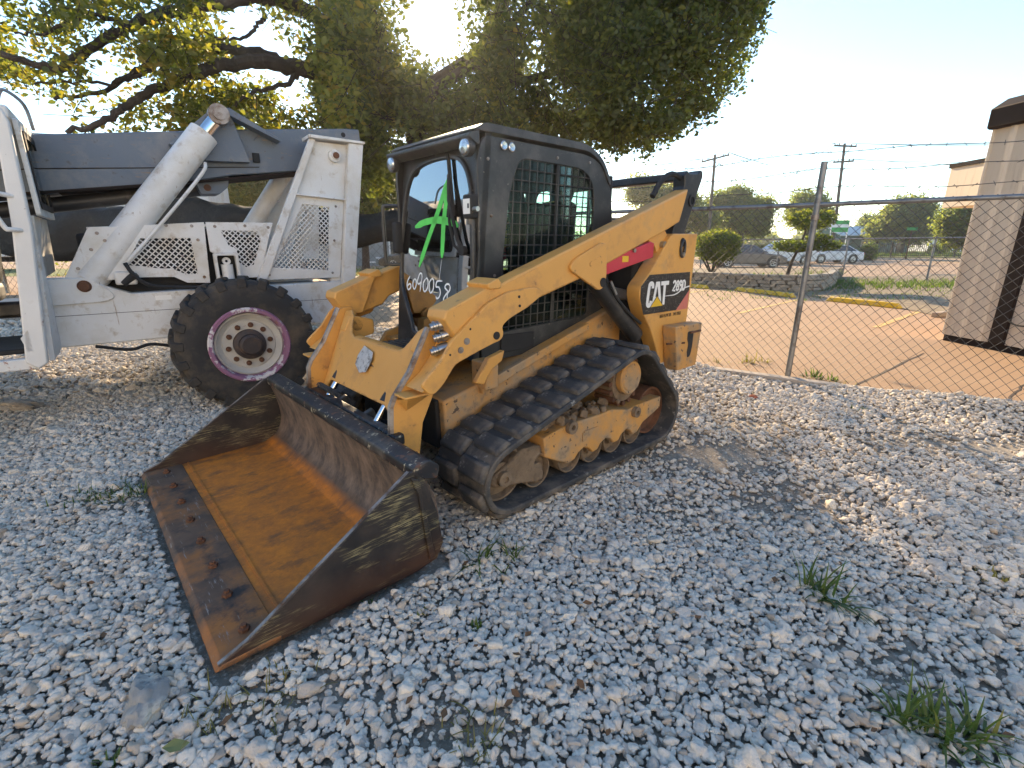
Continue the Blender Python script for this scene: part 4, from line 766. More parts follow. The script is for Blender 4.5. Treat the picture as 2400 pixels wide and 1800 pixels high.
bk = MB().prism(smooth([Vector(p) for p in inner_p], 3) + smooth([Vector(p) for p in outer_p], 3)[::-1], -bw, bw).build('bucket', M['bucket'], LD, 0.0, sharp=40)
sp_poly = [(2.19,0.012),(1.40,0.010),(1.285,0.03),(1.245,0.10),(1.27,0.28),(1.33,0.46),(1.37,0.515),(1.405,0.515),(2.10,0.075),(2.20,0.035)]
for s in (1, -1):
    spl = MB().prism(sp_poly, s*bw, s*(bw+0.018)).build('side_plate', M['bucket_side'], bk, 0.004)
    ed = MB(); ed.prism([(1.405,0.5165),(2.10,0.0765),(2.20,0.0365),(2.20,0.040),(2.10,0.080),(1.405,0.520)], s*(bw+0.001), s*(bw+0.017)); ed.build('plate_edge', M['worn_steel'], spl)
    MB().prism([(1.30,0.05),(1.36,0.47),(1.40,0.49),(1.37,0.40),(1.33,0.05)], s*(bw+0.018), s*(bw+0.030)).build('side_stiffener', M['bucket_side'], spl, 0.003)
MB().prism([(2.215,0.012),(1.99,0.010),(1.985,0.034),(2.02,0.040),(2.19,0.036)], -bw-0.02, bw+0.02).build('cutting_edge', M['rust'] if False else surf('worn_cutting_edge', (0.13,0.075,0.045), 0.7, 0.0, 0.25, 6, [((0.36,0.13,0.03), 3, 0.46, 0.62), ((0.035,0.027,0.024), 7, 0.52, 0.66), ((0.26,0.22,0.19), 14, 0.62, 0.68, (6,0.6,1))], (30,0.3,0.004)), bk, 0.006)
for k in range(8):
    y = -0.90 + k*0.257; bo = MB(); bo.lathe([(0.001,0),(0.021,0),(0.021,0.014),(0.012,0.016),(0.012,0.028),(0.001,0.028)], (2.085, y, 0.038), 'Z', 6); bo.build('edge_bolt', M['rust'], bk, 0.002)
MB().box(1.945, 1.957, -bw, bw, 0.030, 0.0365).build('wear_seam', M['bucket'], bk)
rl = MB().prism(round_poly([(1.385,0.475),(1.385,0.53),(1.30,0.545),(1.245,0.50),(1.26,0.44)], 0.015), -bw-0.018, bw+0.018).build('top_rail', M['bucket_rail'], bk, 0.006)
MB().box(1.19, 1.255, -0.62, 0.62, 0.46, 0.52).build('coupler_bar', M['bucket_rail'], bk, 0.012)
MB().box(1.20, 1.25, -0.62, 0.62, 0.08, 0.16).build('coupler_bar', M['bucket_rail'], bk, 0.012)
for y in (-0.55, -0.18, 0.18, 0.55): MB().prism([(1.255,0.50),(1.15,0.54),(1.10,0.40),(1.12,0.15),(1.25,0.08)], y-0.02, y+0.02).build('coupler_plate', M['black'], bk, 0.006)
sg_ = MB(); 
for k in range(14): sg_.tube([(1.215+0.018*math.cos(a), -0.44+k*0.022+0.022*a/6.283, 0.56+0.018*math.sin(a)) for a in [0,1.05,2.1,3.14,4.2,5.24,6.283]], 0.004, 5)
sg_.build('latch_spring', M['black'], bk)
# ------------------------------------------------------------------ telehandler (local: X to its rear / picture right, Y away from the camera, Z up)
TH = thing('telehandler', 'white telehandler with a grey boom parked behind the loader', 'telehandler', (-2.49, 4.27, 0), R(37.2))
def rim_material():
    m, nt, b = nmat('flaking_rim_paint'); v = coords(nt); f = ramp(nt, noise(nt, v, 8, 9, 0.7), 0.45, 0.48); c = mix(nt, f, (0.62,0.58,0.58), (0.27,0.12,0.20)); c = mix(nt, ramp(nt, noise(nt, v, 15, 6), 0.66, 0.72), c, (0.25,0.12,0.08)); nt.links.new(c, b.inputs['Base Color']); b.inputs['Roughness'].default_value = 0.6; return m
M['rim_paint'] = rim_material(); M['hub'] = surf('grimy_hub', (0.045,0.035,0.035), 0.6, 0.2, 0.2, 8, [((0.10,0.06,0.04), 12, 0.5, 0.7)])
M['disc_paint'] = surf('dirty_white_disc', (0.50,0.47,0.42), 0.6, 0, 0.1, 6, [((0.25,0.15,0.10), 12, 0.62, 0.72), ((0.33,0.16,0.22), 6, 0.66, 0.72)])
def wheel(cx, cy, cz, detail=True):
    rr = 0.615
    t = MB().lathe([(0.315,-0.15),(0.345,-0.180),(0.46,-0.195),(0.545,-0.170),(0.575,-0.13),(0.580,0.13),(0.545,0.170),(0.46,0.195),(0.345,0.180),(0.315,0.15)], (0,0,0), 'Y', 64).build('wheel', M['tyre'], TH); t.location = (cx, cy, cz)
    if detail:
        lm = MB().add([(-0.040,-0.186,0.510),(0.040,-0.186,0.510),(0.085,0.01,0.57),(-0.002,0.01,0.57),(-0.034,-0.180,0.598),(0.034,-0.180,0.598),(0.050,0.01,rr),(0.0,0.01,rr)], [(0,3,2,1),(4,5,6,7),(0,1,5,4),(1,2,6,5),(2,3,7,6),(3,0,4,7)])
        f = None
        for k in range(21):
            for s in (0, 1):
                o = f = lm.build('tyre_lug', M['tyre'], t, 0.008, 1) if f is None else copy_of(f, t)
                o.rotation_euler = (0, 2*math.pi*(k + 0.5*s)/21, math.pi*s)
            
        MB().lathe([(0.345,-0.175),(0.330,-0.192),(0.305,-0.188),(0.296,-0.160),(0.286,-0.120),(0.284,0.1),(0.31,0.1),(0.315,-0.15)], (0,0,0), 'Y', 56).build('rim', M['rim_paint'], t)
        dsc = MB().lathe([(0.286,-0.135),(0.272,-0.145),(0.255,-0.120),(0.225,-0.105),(0.215,-0.115),(0.12,-0.115),(0.12,-0.06),(0.286,-0.06)], (0,0,0), 'Y', 48).build('wheel_disc', M['disc_paint'], t)
        hb = MB().lathe([(0.001,-0.215),(0.075,-0.215),(0.085,-0.205),(0.095,-0.20),(0.10,-0.165),(0.135,-0.155),(0.14,-0.10),(0.001,-0.10)], (0,0,0), 'Y', 36).build('hub', M['hub'], t)
        f = None
        for k in range(10):
            a = 2*math.pi*k/10 + 0.15; 
            if f is None: o = f = MB().lathe([(0.001,-0.035),(0.013,-0.035),(0.016,-0.012),(0.024,-0.010),(0.024,0.0),(0.001,0.0)], (0,0,0), 'Y', 10).build('wheel_nut', M['rust'], t)
            else: o = copy_of(f, t)
            o.location = (0.178*math.cos(a), -0.115, 0.178*math.sin(a))
    return t
wheel(0.13, 0.185, 0.575); wheel(0.13, 1.78, 0.575, False); wheel(-2.55, 1.78, 0.575, False)
MB().tube([(0.13,0.30,0.575),(0.13,1.70,0.575)], 0.11, 14).build('rear_axle', M['black_matt'], TH)
fr = MB().prism([(-1.20,0.64),(1.00,0.65),(1.25,0.84),(1.27,1.085),(-0.66,1.055),(-0.83,1.13),(-0.93,1.20),(-1.20,1.20)], 0.45, 0.60).build('frame_rail', M['white_paint'], TH, 0.012)
MB().box(-1.20,1.15,0.60,1.70,0.72,1.02).build('chassis', M['black_matt'], TH, 0.01)
MB().prism([(-1.19,0.63),(1.0,0.64),(1.2,0.8),(1.2,1.05),(-1.19,1.05)], 1.70, 1.82).build('frame_rail', M['white_paint'], TH, 0.01)
MB().prism(round_poly([(-1.195,0.985),(-0.84,0.995),(-0.77,1.03),(-0.80,1.09),(-0.92,1.195),(-1.195,1.195)], [0,0.04,0.05,0.03,0.03,0]), 0.432, 0.4495).build('gusset_plate', M['white_paint'], fr, 0.004)
MB().lathe([(0.001,-0.03),(0.032,-0.03),(0.036,0.0),(0.048,0.0),(0.048,0.018),(0.001,0.018)], (-0.955,0.43,1.13), 'Y', 18).build('ram_pin', M['rust'], fr)
MB().box(-0.50,-0.38,0.4475,0.4488,0.985,1.025).build('paper_label', M['decal_white'], fr); MB().box(-1.19,1.0,0.4485,0.4497,0.895,0.899).build('weld_line', M['black_matt'], fr)
# engine cover with perforated grilles
def lattice(name, poly, y, step, wd, mat, parent):
    k = len(poly)
    def ins(x, z):
        r_ = False
        for i in range(k):
            (x1, z1), (x2, z2) = poly[i], poly[i-1]
            if (z1 > z) != (z2 > z) and x < (x2-x1)*(z-z1)/(z2-z1)+x1: r_ = not r_
        return r_
    xs = [p[0] for p in poly]; zs = [p[1] for p in poly]; m = MB(); ext = (max(xs)-min(xs)) + (max(zs)-min(zs))
    for sg in (1, -1):
        c0 = min(xs) - (max(zs)-min(zs)) if sg > 0 else min(xs)
        c = c0
        while c < max(xs) + (max(zs)-min(zs)):
            run = []; n = 140
            for i in range(n+1):
                t = ext*i/n; x = c + sg*t*0.7071; z = min(zs) + t*0.7071
                if ins(x, z): run.append((x, z))
            if len(run) > 2:
                (xa, za), (xb, zb) = run[0], run[-1]; e = Vector((xb-xa, zb-za)).normalized()*0.012; nn = Vector((-e.y, e.x)).normalized()*wd/2; yy = y + (0.001 if sg > 0 else 0)
                q = [Vector((xa,za))-e+nn, Vector((xb,zb))+e+nn, Vector((xb,zb))+e-nn, Vector((xa,za))-e-nn]; m.prism([(p.x, p.y) for p in q], yy, yy+0.004)
            c += step*1.4142
    return m.build(name, mat, parent, fix=True, sharp=None)
holeA = [(-0.66,1.29),(-0.52,1.51),(-0.155,1.515),(-0.145,1.20),(-0.24,1.20),(-0.30,1.25),(-0.45,1.26),(-0.55,1.28)]
outA = [(-1.07,1.19),(-0.85,1.595),(-0.03,1.655),(-0.06,1.10),(-0.22,1.105),(-0.30,1.165),(-0.55,1.175),(-0.62,1.10),(-0.72,1.09),(-0.90,1.19)]
# the left panel as two pieces around its grille (its outline is not star-shaped)
ec = MB(); ec.ring(*match([(-0.80,1.17),(-0.72,1.60),(-0.03,1.655),(-0.06,1.115),(-0.24,1.125),(-0.33,1.18),(-0.55,1.185)], holeA), 0.47, 0.482); ec = ec.build('engine_cover', M['white_paint'], TH, 0.002)
MB().prism([(-1.07,1.19),(-0.85,1.595),(-0.718,1.604),(-0.797,1.17)], 0.47, 0.482).build('cover_panel', M['white_paint'], ec, 0.002)
lattice('grille', holeA, 0.474, 0.034, 0.0095, M['white_paint'], ec)
holeB = [(0.09,1.585),(0.40,1.585),(0.42,1.50),(0.33,1.27),(0.26,1.25),(0.20,1.30),(0.20,1.42),(0.14,1.45)]
MB().ring(*match([(-0.018,1.656),(0.545,1.665),(0.37,1.15),(0.20,1.15),(0.19,1.385),(0.0,1.385),(-0.02,1.40)], holeB), 0.47, 0.482).build('cover_panel', M['white_paint'], ec, 0.002)
lattice('grille', holeB, 0.474, 0.034, 0.0095, M['white_paint'], ec)
eg = MB().box(-0.95, 0.45, 0.60, 1.30, 1.02, 1.55).build('engine', M['black_matt'], TH, 0.03)
MB().prism([(-0.86,1.597),(0.55,1.667),(0.55,1.64),(-0.86,1.575)], 0.482, 1.30).build('cover_top', M['white_paint'], ec, 0.003)
for (x, z) in ((-0.86,1.42),(-0.97,1.27),(-0.80,1.55),(-0.32,1.62),(-0.13,1.62),(0.05,1.62),(0.30,1.63),(0.50,1.62),(-0.10,1.50),(-0.10,1.17),(0.03,1.17),(0.03,1.13),(-0.76,1.49)):
    MB().lathe([(0.001,-0.006),(0.012,-0.005),(0.014,0),(0.001,0)], (x, 0.4695, z), 'Y', 10).build('bolt', M['worn_steel'], ec)
MB().ring(*match(round_poly([(-0.005,1.10),(-0.005,1.385),(0.195,1.385),(0.195,1.10)], 0.02), round_poly([(0.02,1.11),(0.02,1.36),(0.17,1.36),(0.17,1.11)], 0.015)), 0.40, 0.49).build('ram_bracket', M['white_paint'], TH, 0.004)
MB().box(0.02,0.17,0.485,0.488,1.10,1.36).build('bracket_back', M['black_matt'], TH)
MB().cyl((0.095,0.45,1.08),(0.095,0.45,1.28),0.05,16).build('levelling_ram', M['white_paint'], TH); MB().lathe([(0.012,-0.02),(0.035,-0.02),(0.035,0.02),(0.012,0.02)], (0.095,0.45,1.31), 'Y', 16).build('ram_eye', M['white_paint'], TH)
# tower
holeT = [(0.84,1.85),(1.10,1.83),(1.03,1.20),(0.49,1.24),(0.62,1.45)]
tw = MB().ring(*match([(0.97,2.44),(1.34,2.44),(1.145,1.12),(0.33,1.12)], holeT), 0.45, 0.466).build('boom_tower', M['white_paint'], TH, 0.003)
lattice('grille', holeT, 0.455, 0.034, 0.0095, M['white_paint'], tw)
MB().prism([(1.34,2.45),(1.49,2.45),(1.255,0.90),(1.125,0.92)], 0.38, 0.47).build('tower_flange', M['white_paint'], tw, 0.006)
MB().prism([(0.96,2.45),(1.02,2.45),(0.42,1.13),(0.33,1.13)], 0.40, 0.45).build('tower_flange', M['white_paint'], tw, 0.006)
MB().prism([(0.95,2.452),(1.50,2.452),(1.505,2.475),(0.95,2.482)], 0.36, 0.62).build('tower_cap', M['white_paint'], tw, 0.004)
MB().prism([(0.74,1.93),(1.275,1.90),(1.27,1.915),(0.745,1.945)], 0.40, 0.45).build('tower_shelf', M['white_paint'], tw, 0.003)
MB().lathe([(0.001,-0.06),(0.035,-0.06),(0.042,-0.045),(0.06,-0.04),(0.062,0),(0.001,0)], (1.20,0.449,2.32), 'Y', 24).build('pivot_pin', M['white_paint'], tw); MB().lathe([(0.001,-0.07),(0.03,-0.07),(0.03,-0.05),(0.001,-0.05)], (1.20,0.445,2.32), 'Y', 16).build('pin_end', M['rust'], tw)
MB().prism([(0.97,2.44),(1.34,2.44),(1.20,1.05),(0.33,1.05)], 1.42, 1.46).build('far_tower_plate', M['white_paint'], tw, 0.003)
MB().box(1.05,1.20,0.47,1.42,1.08,1.30).build('tower_tie', M['white_paint'], tw, 0.01)
MB().cyl((0.42,1.25,1.55),(0.92,1.25,2.25),0.085,18).build('compensating_ram', M['white_paint'], tw); MB().cyl((0.34,1.25,1.42),(0.46,1.25,1.60),0.045,14).build('ram_rod', M['chrome'], tw)
MB().prism([(0.62,1.62),(0.74,1.62),(1.12,2.30),(0.98,2.30)], 0.62, 0.66).build('inner_strut', M['white_paint'], tw, 0.003); MB().cyl((0.75,0.90,1.12),(0.98,0.75,1.78),0.06,14).build('exhaust_stack', M['white_paint'], tw)
for (x, z) in ((0.62,1.86),(1.17,1.84),(0.45,1.17),(1.07,1.17),(0.55,1.53),(1.12,1.5)): MB().lathe([(0.001,-0.005),(0.011,-0.005),(0.013,0),(0.001,0)], (x,0.4495,z), 'Y', 10).build('bolt', M['worn_steel'], tw)
# boom
bm_ = MB().prism([(1.60,2.665),(1.45,2.655),(0.50,2.53),(-1.06,2.30),(-4.6,1.81),(-4.6,1.37),(-1.06,1.86),(0.04,2.04),(0.30,2.10),(1.00,2.20),(1.62,2.34)], 0.75, 1.18).build('boom', M['grey_boom'], TH, 0.012)
MB().prism([(0.55,2.20),(-1.06,2.052),(-4.6,1.60),(-4.6,1.592),(-1.06,2.044),(0.55,2.192)], 0.7465, 0.7495).build('boom_seam', M['brown'], bm_)
MB().prism([(1.00,2.20),(0.04,2.04),(-4.6,1.37),(-4.6,1.35),(0.04,2.02),(1.00,2.185)], 0.73, 1.20).build('boom_wear_strip', M['brown'], bm_)
MB().prism([(-0.18,2.31),(0.22,2.66),(0.34,2.66),(0.76,2.44),(0.74,2.425),(0.32,2.60),(0.24,2.60),(-0.16,2.295)], 0.60, 0.75).build('lug_flange', M['grey_boom'], bm_, 0.004)
MB().prism([(0.08,2.20),(0.20,2.64),(0.34,2.64),(0.46,2.22)], 0.66, 0.75).build('ram_lug', M['grey_boom'], bm_, 0.006)
MB().tube(smooth([(0.62+0.09*math.cos(a),0.747,2.40+0.09*math.sin(a)) for a in (0.2,0.7,1.2,1.7,2.2,2.8)], 2), 0.006, 6).build('boom_weld', M['grey_boom'], bm_)
MB().box(0.50,0.56,0.72,0.75,2.235,2.32).build('hose_clamp', M['black_matt'], bm_, 0.004); MB().lathe([(0.001,0),(0.024,0),(0.024,0.003),(0.001,0.003)], (1.42,0.7465,2.59), 'Y', 14).build('boom_hole', M['black_matt'], bm_)
MB().tube([(-4.4,0.96,1.21),(-1.06,0.96,1.785),(0.02,0.96,1.975)], 0.062, 14).build('extension_ram', M['brown'] if False else surf('oily_dark_ram', (0.045,0.042,0.042), 0.45, 0.3, 0.3, 3, [((0.13,0.12,0.11), 5, 0.55, 0.75)]), bm_)
MB().prism(round_poly([(-0.02,2.05),(0.28,2.10),(0.26,2.00),(0.18,1.93),(0.02,1.92)], 0.02), 0.80, 1.10).build('ram_anchor', M['grey_boom'], bm_, 0.006); MB().lathe([(0.001,-0.02),(0.03,-0.02),(0.03,0),(0.001,0)], (0.08,0.80,1.98), 'Y', 14).build('anchor_pin', M['rust'], bm_)
lr = MB().cyl((-0.92,0.55,1.17),(0.10,0.60,2.42),0.118,24).build('lift_ram', M['white_paint'], TH)
MB().cyl((0.08,0.60,2.40),(0.20,0.61,2.54),0.062,18).build('ram_rod', M['chrome'], lr)
MB().lathe([(0.001,-0.03),(0.052,-0.03),(0.052,-0.01),(0.085,-0.01),(0.088,0.10),(0.001,0.10)], (0.235,0.54,2.585), 'Y', 26).build('ram_head', M['worn_steel'], lr)
MB().tube(smooth([(-0.66,0.43,1.30),(-0.60,0.42,1.36),(-0.25,0.42,1.75),(0.02,0.44,2.07),(0.06,0.50,2.16)], 4), 0.014, 8).build('ram_pipe', M['white_paint'], lr)
MB().box(-0.75,-0.60,0.40,0.52,1.13,1.24).build('valve_block', M['white_paint'], lr, 0.015); MB().cyl((-0.70,0.42,1.14),(-0.60,0.40,1.22),0.03,12).build('valve_knob', M['black_matt'], lr)
MB().tube(smooth([(-0.66,0.40,1.31),(-0.62,0.38,1.22),(-0.52,0.39,1.12),(-0.30,0.40,1.09),(0.0,0.41,1.08)], 5), 0.016, 8).build('hydraulic_hose', M['black_matt'], lr)
MB().tube(smooth([(-0.98,0.5,0.62),(-0.75,0.46,0.57),(-0.60,0.46,0.60),(-0.40,0.48,0.56),(-0.15,0.5,0.62)], 5), 0.014, 8).build('hanging_hose', M['black_matt'], TH)
# cab at the picture's left edge
cb = MB().prism([(-1.30,0.56),(-1.24,0.60),(-1.135,1.57),(-1.11,2.26),(-1.13,2.34),(-1.18,2.36),(-1.235,1.60),(-1.36,0.62)], 0.03, 0.11).build('cab_post', M['white_chipped'], TH, 0.012)
MB().box(-2.7,-1.31,0.05,0.13,0.56,0.645).build('cab_sill', M['white_chipped'], cb, 0.01)
MB().prism([(-1.10,2.36),(-2.8,2.46),(-2.8,2.40),(-1.10,2.28)], 0.04, 1.0).build('cab_roof', M['white_paint'], cb, 0.015)
wl = MB(); wl.v = [(x-0.0, y, z) for (x, z, y) in ((-1.21,0.60,0.13),(-1.19,0.64,0.449),(-1.19,1.20,0.449),(-1.15,1.24,0.95),(-1.13,1.66,0.95),(-1.12,1.66,0.13))] ; wl.v += [(x-0.03, y, z) for (x, y, z) in wl.v]; n = 6
wl.f = [tuple(range(n)), tuple(range(2*n-1, n-1, -1))] + [(i, (i+1) % n, n+(i+1) % n, n+i) for i in range(n)]; wl.build('rear_wall', M['white_paint'], cb)
def YZ(y, z): return (-1.125 + 0.06*(z-1.66), y, z)
wo, wi = match(round_poly([(0.13,1.66),(0.95,1.66),(0.95,2.33),(0.13,2.30)], 0.02), round_poly([(0.19,1.72),(0.90,1.72),(0.85,2.16),(0.72,2.25),(0.20,2.23)], 0.05))
wf = MB(); wf.ring(wo, wi, -1.105, -1.075, 'X'); wf.build('window_surround', M['white_paint'], cb, 0.003)
so_, si_ = match([tuple(Vector((0.55,1.98))+(Vector(p)-Vector((0.55,1.98)))*1.03) for p in wi], [tuple(Vector((0.55,1.98))+(Vector(p)-Vector((0.55,1.98)))*0.86) for p in wi])
MB().ring(so_, si_, -1.080, -1.066, 'X').build('window_seal', M['black_matt'], cb); MB().prism(resample(wi, 40), -1.092, -1.088, 'X').build('rear_window', M['cab_glass'], cb)
MB().tube(smooth([(-1.19,0.04,1.78),(-1.28,0.0,1.795),(-1.32,0.0,1.76),(-1.27,0.0,1.58),(-1.24,0.0,1.56),(-1.19,0.04,1.555)], 5), 0.016, 8).build('grab_rail', M['white_paint'], cb)
MB().prism([(-1.35,0.80),(-1.30,0.86),(-1.30,0.70),(-1.33,0.70)], 0.03, 0.05).build('door_catch', M['white_paint'], cb)
MB().box(-2.7,-1.30,0.20,1.0,0.66,0.70).build('cab_floor', M['black_matt'], cb, 0.01); MB().obox((-1.75,0.60,1.10),(0.55,0.5,0.16)).build('operator_seat', M['seat'], cb, 0.05, 3); MB().obox((-1.50,0.60,1.45),(0.14,0.48,0.6),(0,R(8),0)).build('operator_seat_back', M['seat'], cb, 0.05, 3)
MB().obox((-2.0,1.2,0.92),(1.5,0.4,0.14)).build('fender', M['black'], cb, 0.03)
for (x0, y0) in ((-1.25,0.10),(-1.12,0.55)):
    MB().tube(smooth([(x0-0.10,y0,2.38),(x0-0.06,y0,2.52),(x0-0.02,y0,2.55),(x0+0.06,y0+0.02,2.47),(x0+0.08,y0+0.03,2.30)], 4), 0.012, 8).build('roof_rail', M['galv'], cb)
# ------------------------------------------------------------------ chain-link fence along the yard
def onfence(px, py):
    v = ray(px, py); n = Vector((FN.x, FN.y, 0)); p0 = Vector((F0.x, F0.y, 0)); o = Vector((0,0,EYE)); t = (p0-o).dot(n)/v.dot(n); p = o + v*t
    return (p.x-F0.x)*FD.x + (p.y-F0.y)*FD.y, p.z
RAILZ = 1.86
def P3(s, z, t=0.0): q = fline(s, t); return (q.x, q.y, z)
FE = thing('chain_link_fence', 'tall galvanised chain link fence with barbed wire between yard and parking lot', 'fence', (0,0,0))
s_top, z_top = onfence(1933, 379)
MB().tube([P3(0,-0.05), P3(s_top*0.97, z_top)], 0.030, 14).build('fence_post', M['galv'], FE)
def P2(u, z, t=0.0): q = fline2(u, t); return (q.x, q.y, z)
for u in (2.9, 5.9, 8.9, 11.9): MB().tube([P2(u,-0.05), P2(u, 2.36)], 0.030, 12).build('fence_post', M['galv'], FE)
for s in (3.35, -2.6, -5.2): MB().tube([P3(s,-0.05), P3(s, 2.36)], 0.030, 12).build('fence_post', M['galv'], FE)
MB().tube([P2(13, RAILZ), P2(0, RAILZ)], 0.022, 12).build('top_rail', M['galv'], FE)
MB().tube([P3(-5.2, RAILZ), P3(-2.6, RAILZ+0.005), P3(0, RAILZ-0.005), P3(3.6, RAILZ)], 0.022, 12).build('top_rail', M['galv'], FE)
s_r = s_top*0.97*RAILZ/z_top
MB().lathe([(0.031,-0.025),(0.038,-0.025),(0.038,0.025),(0.031,0.025)], P3(s_r*0.86, RAILZ-0.13), 'Z', 16).build('rail_clamp', M['worn_steel'], FE)
MB().lathe([(0.024,-0.03),(0.034,-0.03),(0.034,0.03),(0.024,0.03)], P3(s_r, RAILZ), 'Z', 14).build('rail_clamp', M['galv'], FE)
def prisms(segs, r, name, mat, parent, kind=None):
    A = np.array([q[0] for q in segs], float); B = np.array([q[1] for q in segs], float); d = B-A; d /= np.linalg.norm(d, axis=1, keepdims=True); ref = np.where(np.abs(d[:,2:3]) < 0.9, np.array([[0,0,1.]]), np.array([[1.,0,0]])); u = np.cross(d, ref); u /= np.linalg.norm(u, axis=1, keepdims=True); w_ = np.cross(d, u); n = len(A); V = np.empty((n,6,3))
    for k in range(3):
        c, s_ = math.cos(k*2.094), math.sin(k*2.094); V[:,k] = A + (u*c + w_*s_)*r; V[:,3+k] = B + (u*c + w_*s_)*r
    base = (np.arange(n)*6)[:,None]; F = np.concatenate([base+np.array([0,1,4,3]), base+np.array([1,2,5,4]), base+np.array([2,0,3,5])], 1).reshape(-1,4)
    me = bpy.data.meshes.new(name); me.from_pydata(V.reshape(-1,3).tolist(), [], F.tolist()); o = link(name, me, mat, parent, sharp=180)
    if kind: o['kind'] = kind
    return o
def chain_link(P, s0, s1, z0, z1, a, r, parent, name='wire_mesh'):
    segs = []; n = int((s1-s0)/a); m = int((z1-z0)/a)
    for k in range(n):
        for j in range(m):
            e = (k+j) % 2; sa = s0 + (k+e)*a; sb = s0 + (k+1-e)*a; off = 0.004*(1 if e else -1)
            segs.append((P(sa, z0+j*a, off), P(sb, z0+(j+1)*a, -off)))
    return prisms(segs, r, name, M['wire'], parent, 'stuff')
chain_link(P3, -5.2, 3.6, 0.02, RAILZ+0.05, 0.049, 0.0027, FE); chain_link(P2, 0, 12.8, 0.02, RAILZ+0.02, 0.07, 0.0030, FE)
for i, dz in enumerate((0.16, 0.33, 0.50)):
    pts = []; barbs = []
    for k in range(121):
        s = -5.2 + k*8.9/120; sag = 0.05*math.sin(math.pi*((s % 3.3)/3.3)); z = RAILZ + dz - sag + 0.012*math.sin(s*5+i*2); pts.append(Vector(P3(s, z, 0.0)))
    m = MB(); m.tube(pts, 0.0042, 4); b_ = MB()
    s = -5.2
    while s < 3.7:
        z = RAILZ + dz - 0.05*math.sin(math.pi*((s % 3.3)/3.3)) + 0.012*math.sin(s*5+i*2); p = Vector(P3(s, z))
        for q in range(2):
            d = Vector((random.uniform(-1,1), random.uniform(-1,1), random.uniform(-1,1))).normalized()*0.022; m.tube([p-d, p+d], 0.0024, 3)
        s += 0.128
    m.build('barbed_wire', M['wire'], FE, fix=False, sharp=None)
# black tarp hung over the fence behind the telehandler
tp = []; tf = []; ns, nz = 90, 14
tops = [(0.1,1.97),(1.7,2.0),(3.2,2.12),(4.6,2.22),(6.0,2.10),(7.5,2.08),(11.5,2.10)]; bots = [(0.1,1.52),(1.7,1.48),(3.2,1.40),(4.6,1.35),(6.0,1.3),(7.5,1.25),(11.5,1.2)]
def lerp1(tab, s):
    for (a, za), (b, zb) in zip(tab, tab[1:]):
        if a <= s <= b: return za + (zb-za)*(s-a)/(b-a)
    return tab[-1][1]
for k in range(ns+1):
    s = 0.1 + 11.4*k/ns; zt = lerp1(tops, s) + 0.05*math.sin(s*3.1) + 0.02*math.sin(s*9); zb = lerp1(bots, s) + 0.06*math.sin(s*2.3+1) + 0.03*math.sin(s*7)
    for j in range(nz+1):
        a = math.pi*(j/nz)*1.0; bulge = 0.05 + 0.10*math.sin(math.pi*min(j, nz-j)/nz); side_ = -1 if j < nz/2 else 1; f = abs(j-nz/2)/(nz/2); z = zt - (zt-zb)*f**1.2; t = side_*(0.05 + 0.13*math.sin(math.pi*f)*(1+0.35*math.sin(s*4.3+j)))*(1 if f > 0.01 else 0) + 0.02*math.sin(s*13+j*2)
        tp.append(P2(s, z, t))
for k in range(ns):
    for j in range(nz): q = k*(nz+1)+j; tf.append((q, q+1, q+nz+2, q+nz+1))
me = bpy.data.meshes.new('tarp'); me.from_pydata([tuple(p) for p in tp], [], tf); o = link('tarp', me, M['tarp'], sharp=180); so_ = o.modifiers.new('thick', 'SOLIDIFY'); so_.thickness = 0.01
tag(o, 'sagging black tarp draped along the top of the fence behind the telehandler', 'tarp')

# ------------------------------------------------------------------ wheel stops
def wheel_stop(a, b, label):
    a = gp(*a); b = gp(*b); d = (b-a); L = d.length; t = thing('wheel_stop', label, 'wheel stop', (a+b)/2, math.atan2(d.y, d.x), 'yellow wheel stops in the parking lot')
    m = MB(); hw = 0.085; m.v = [(-L/2,-hw,0.002),(L/2,-hw,0.002),(L/2,hw,0.002),(-L/2,hw,0.002),(-L/2+0.10,-hw*0.6,0.125),(L/2-0.10,-hw*0.6,0.125),(L/2-0.10,hw*0.6,0.125),(-L/2+0.10,hw*0.6,0.125)]
    m.f = [(0,3,2,1),(4,5,6,7),(0,1,5,4),(1,2,6,5),(2,3,7,6),(3,0,4,7)]; m.build('block', M['kerb_yellow'], t, 0.02)
    for x in (-L*0.3, L*0.3): MB().lathe([(0.001,0),(0.02,0),(0.02,0.006),(0.001,0.006)], (x,0,0.124), 'Z', 10).build('anchor_pin', M['rust'], t)
wheel_stop((1938,705),(2113,724),'yellow concrete wheel stop nearest the beige building'); wheel_stop((1724,681),(1862,698),'yellow concrete wheel stop just left of the leaning fence post'); wheel_stop((1560,668),(1660,677),'yellow concrete wheel stop showing just behind the loader')

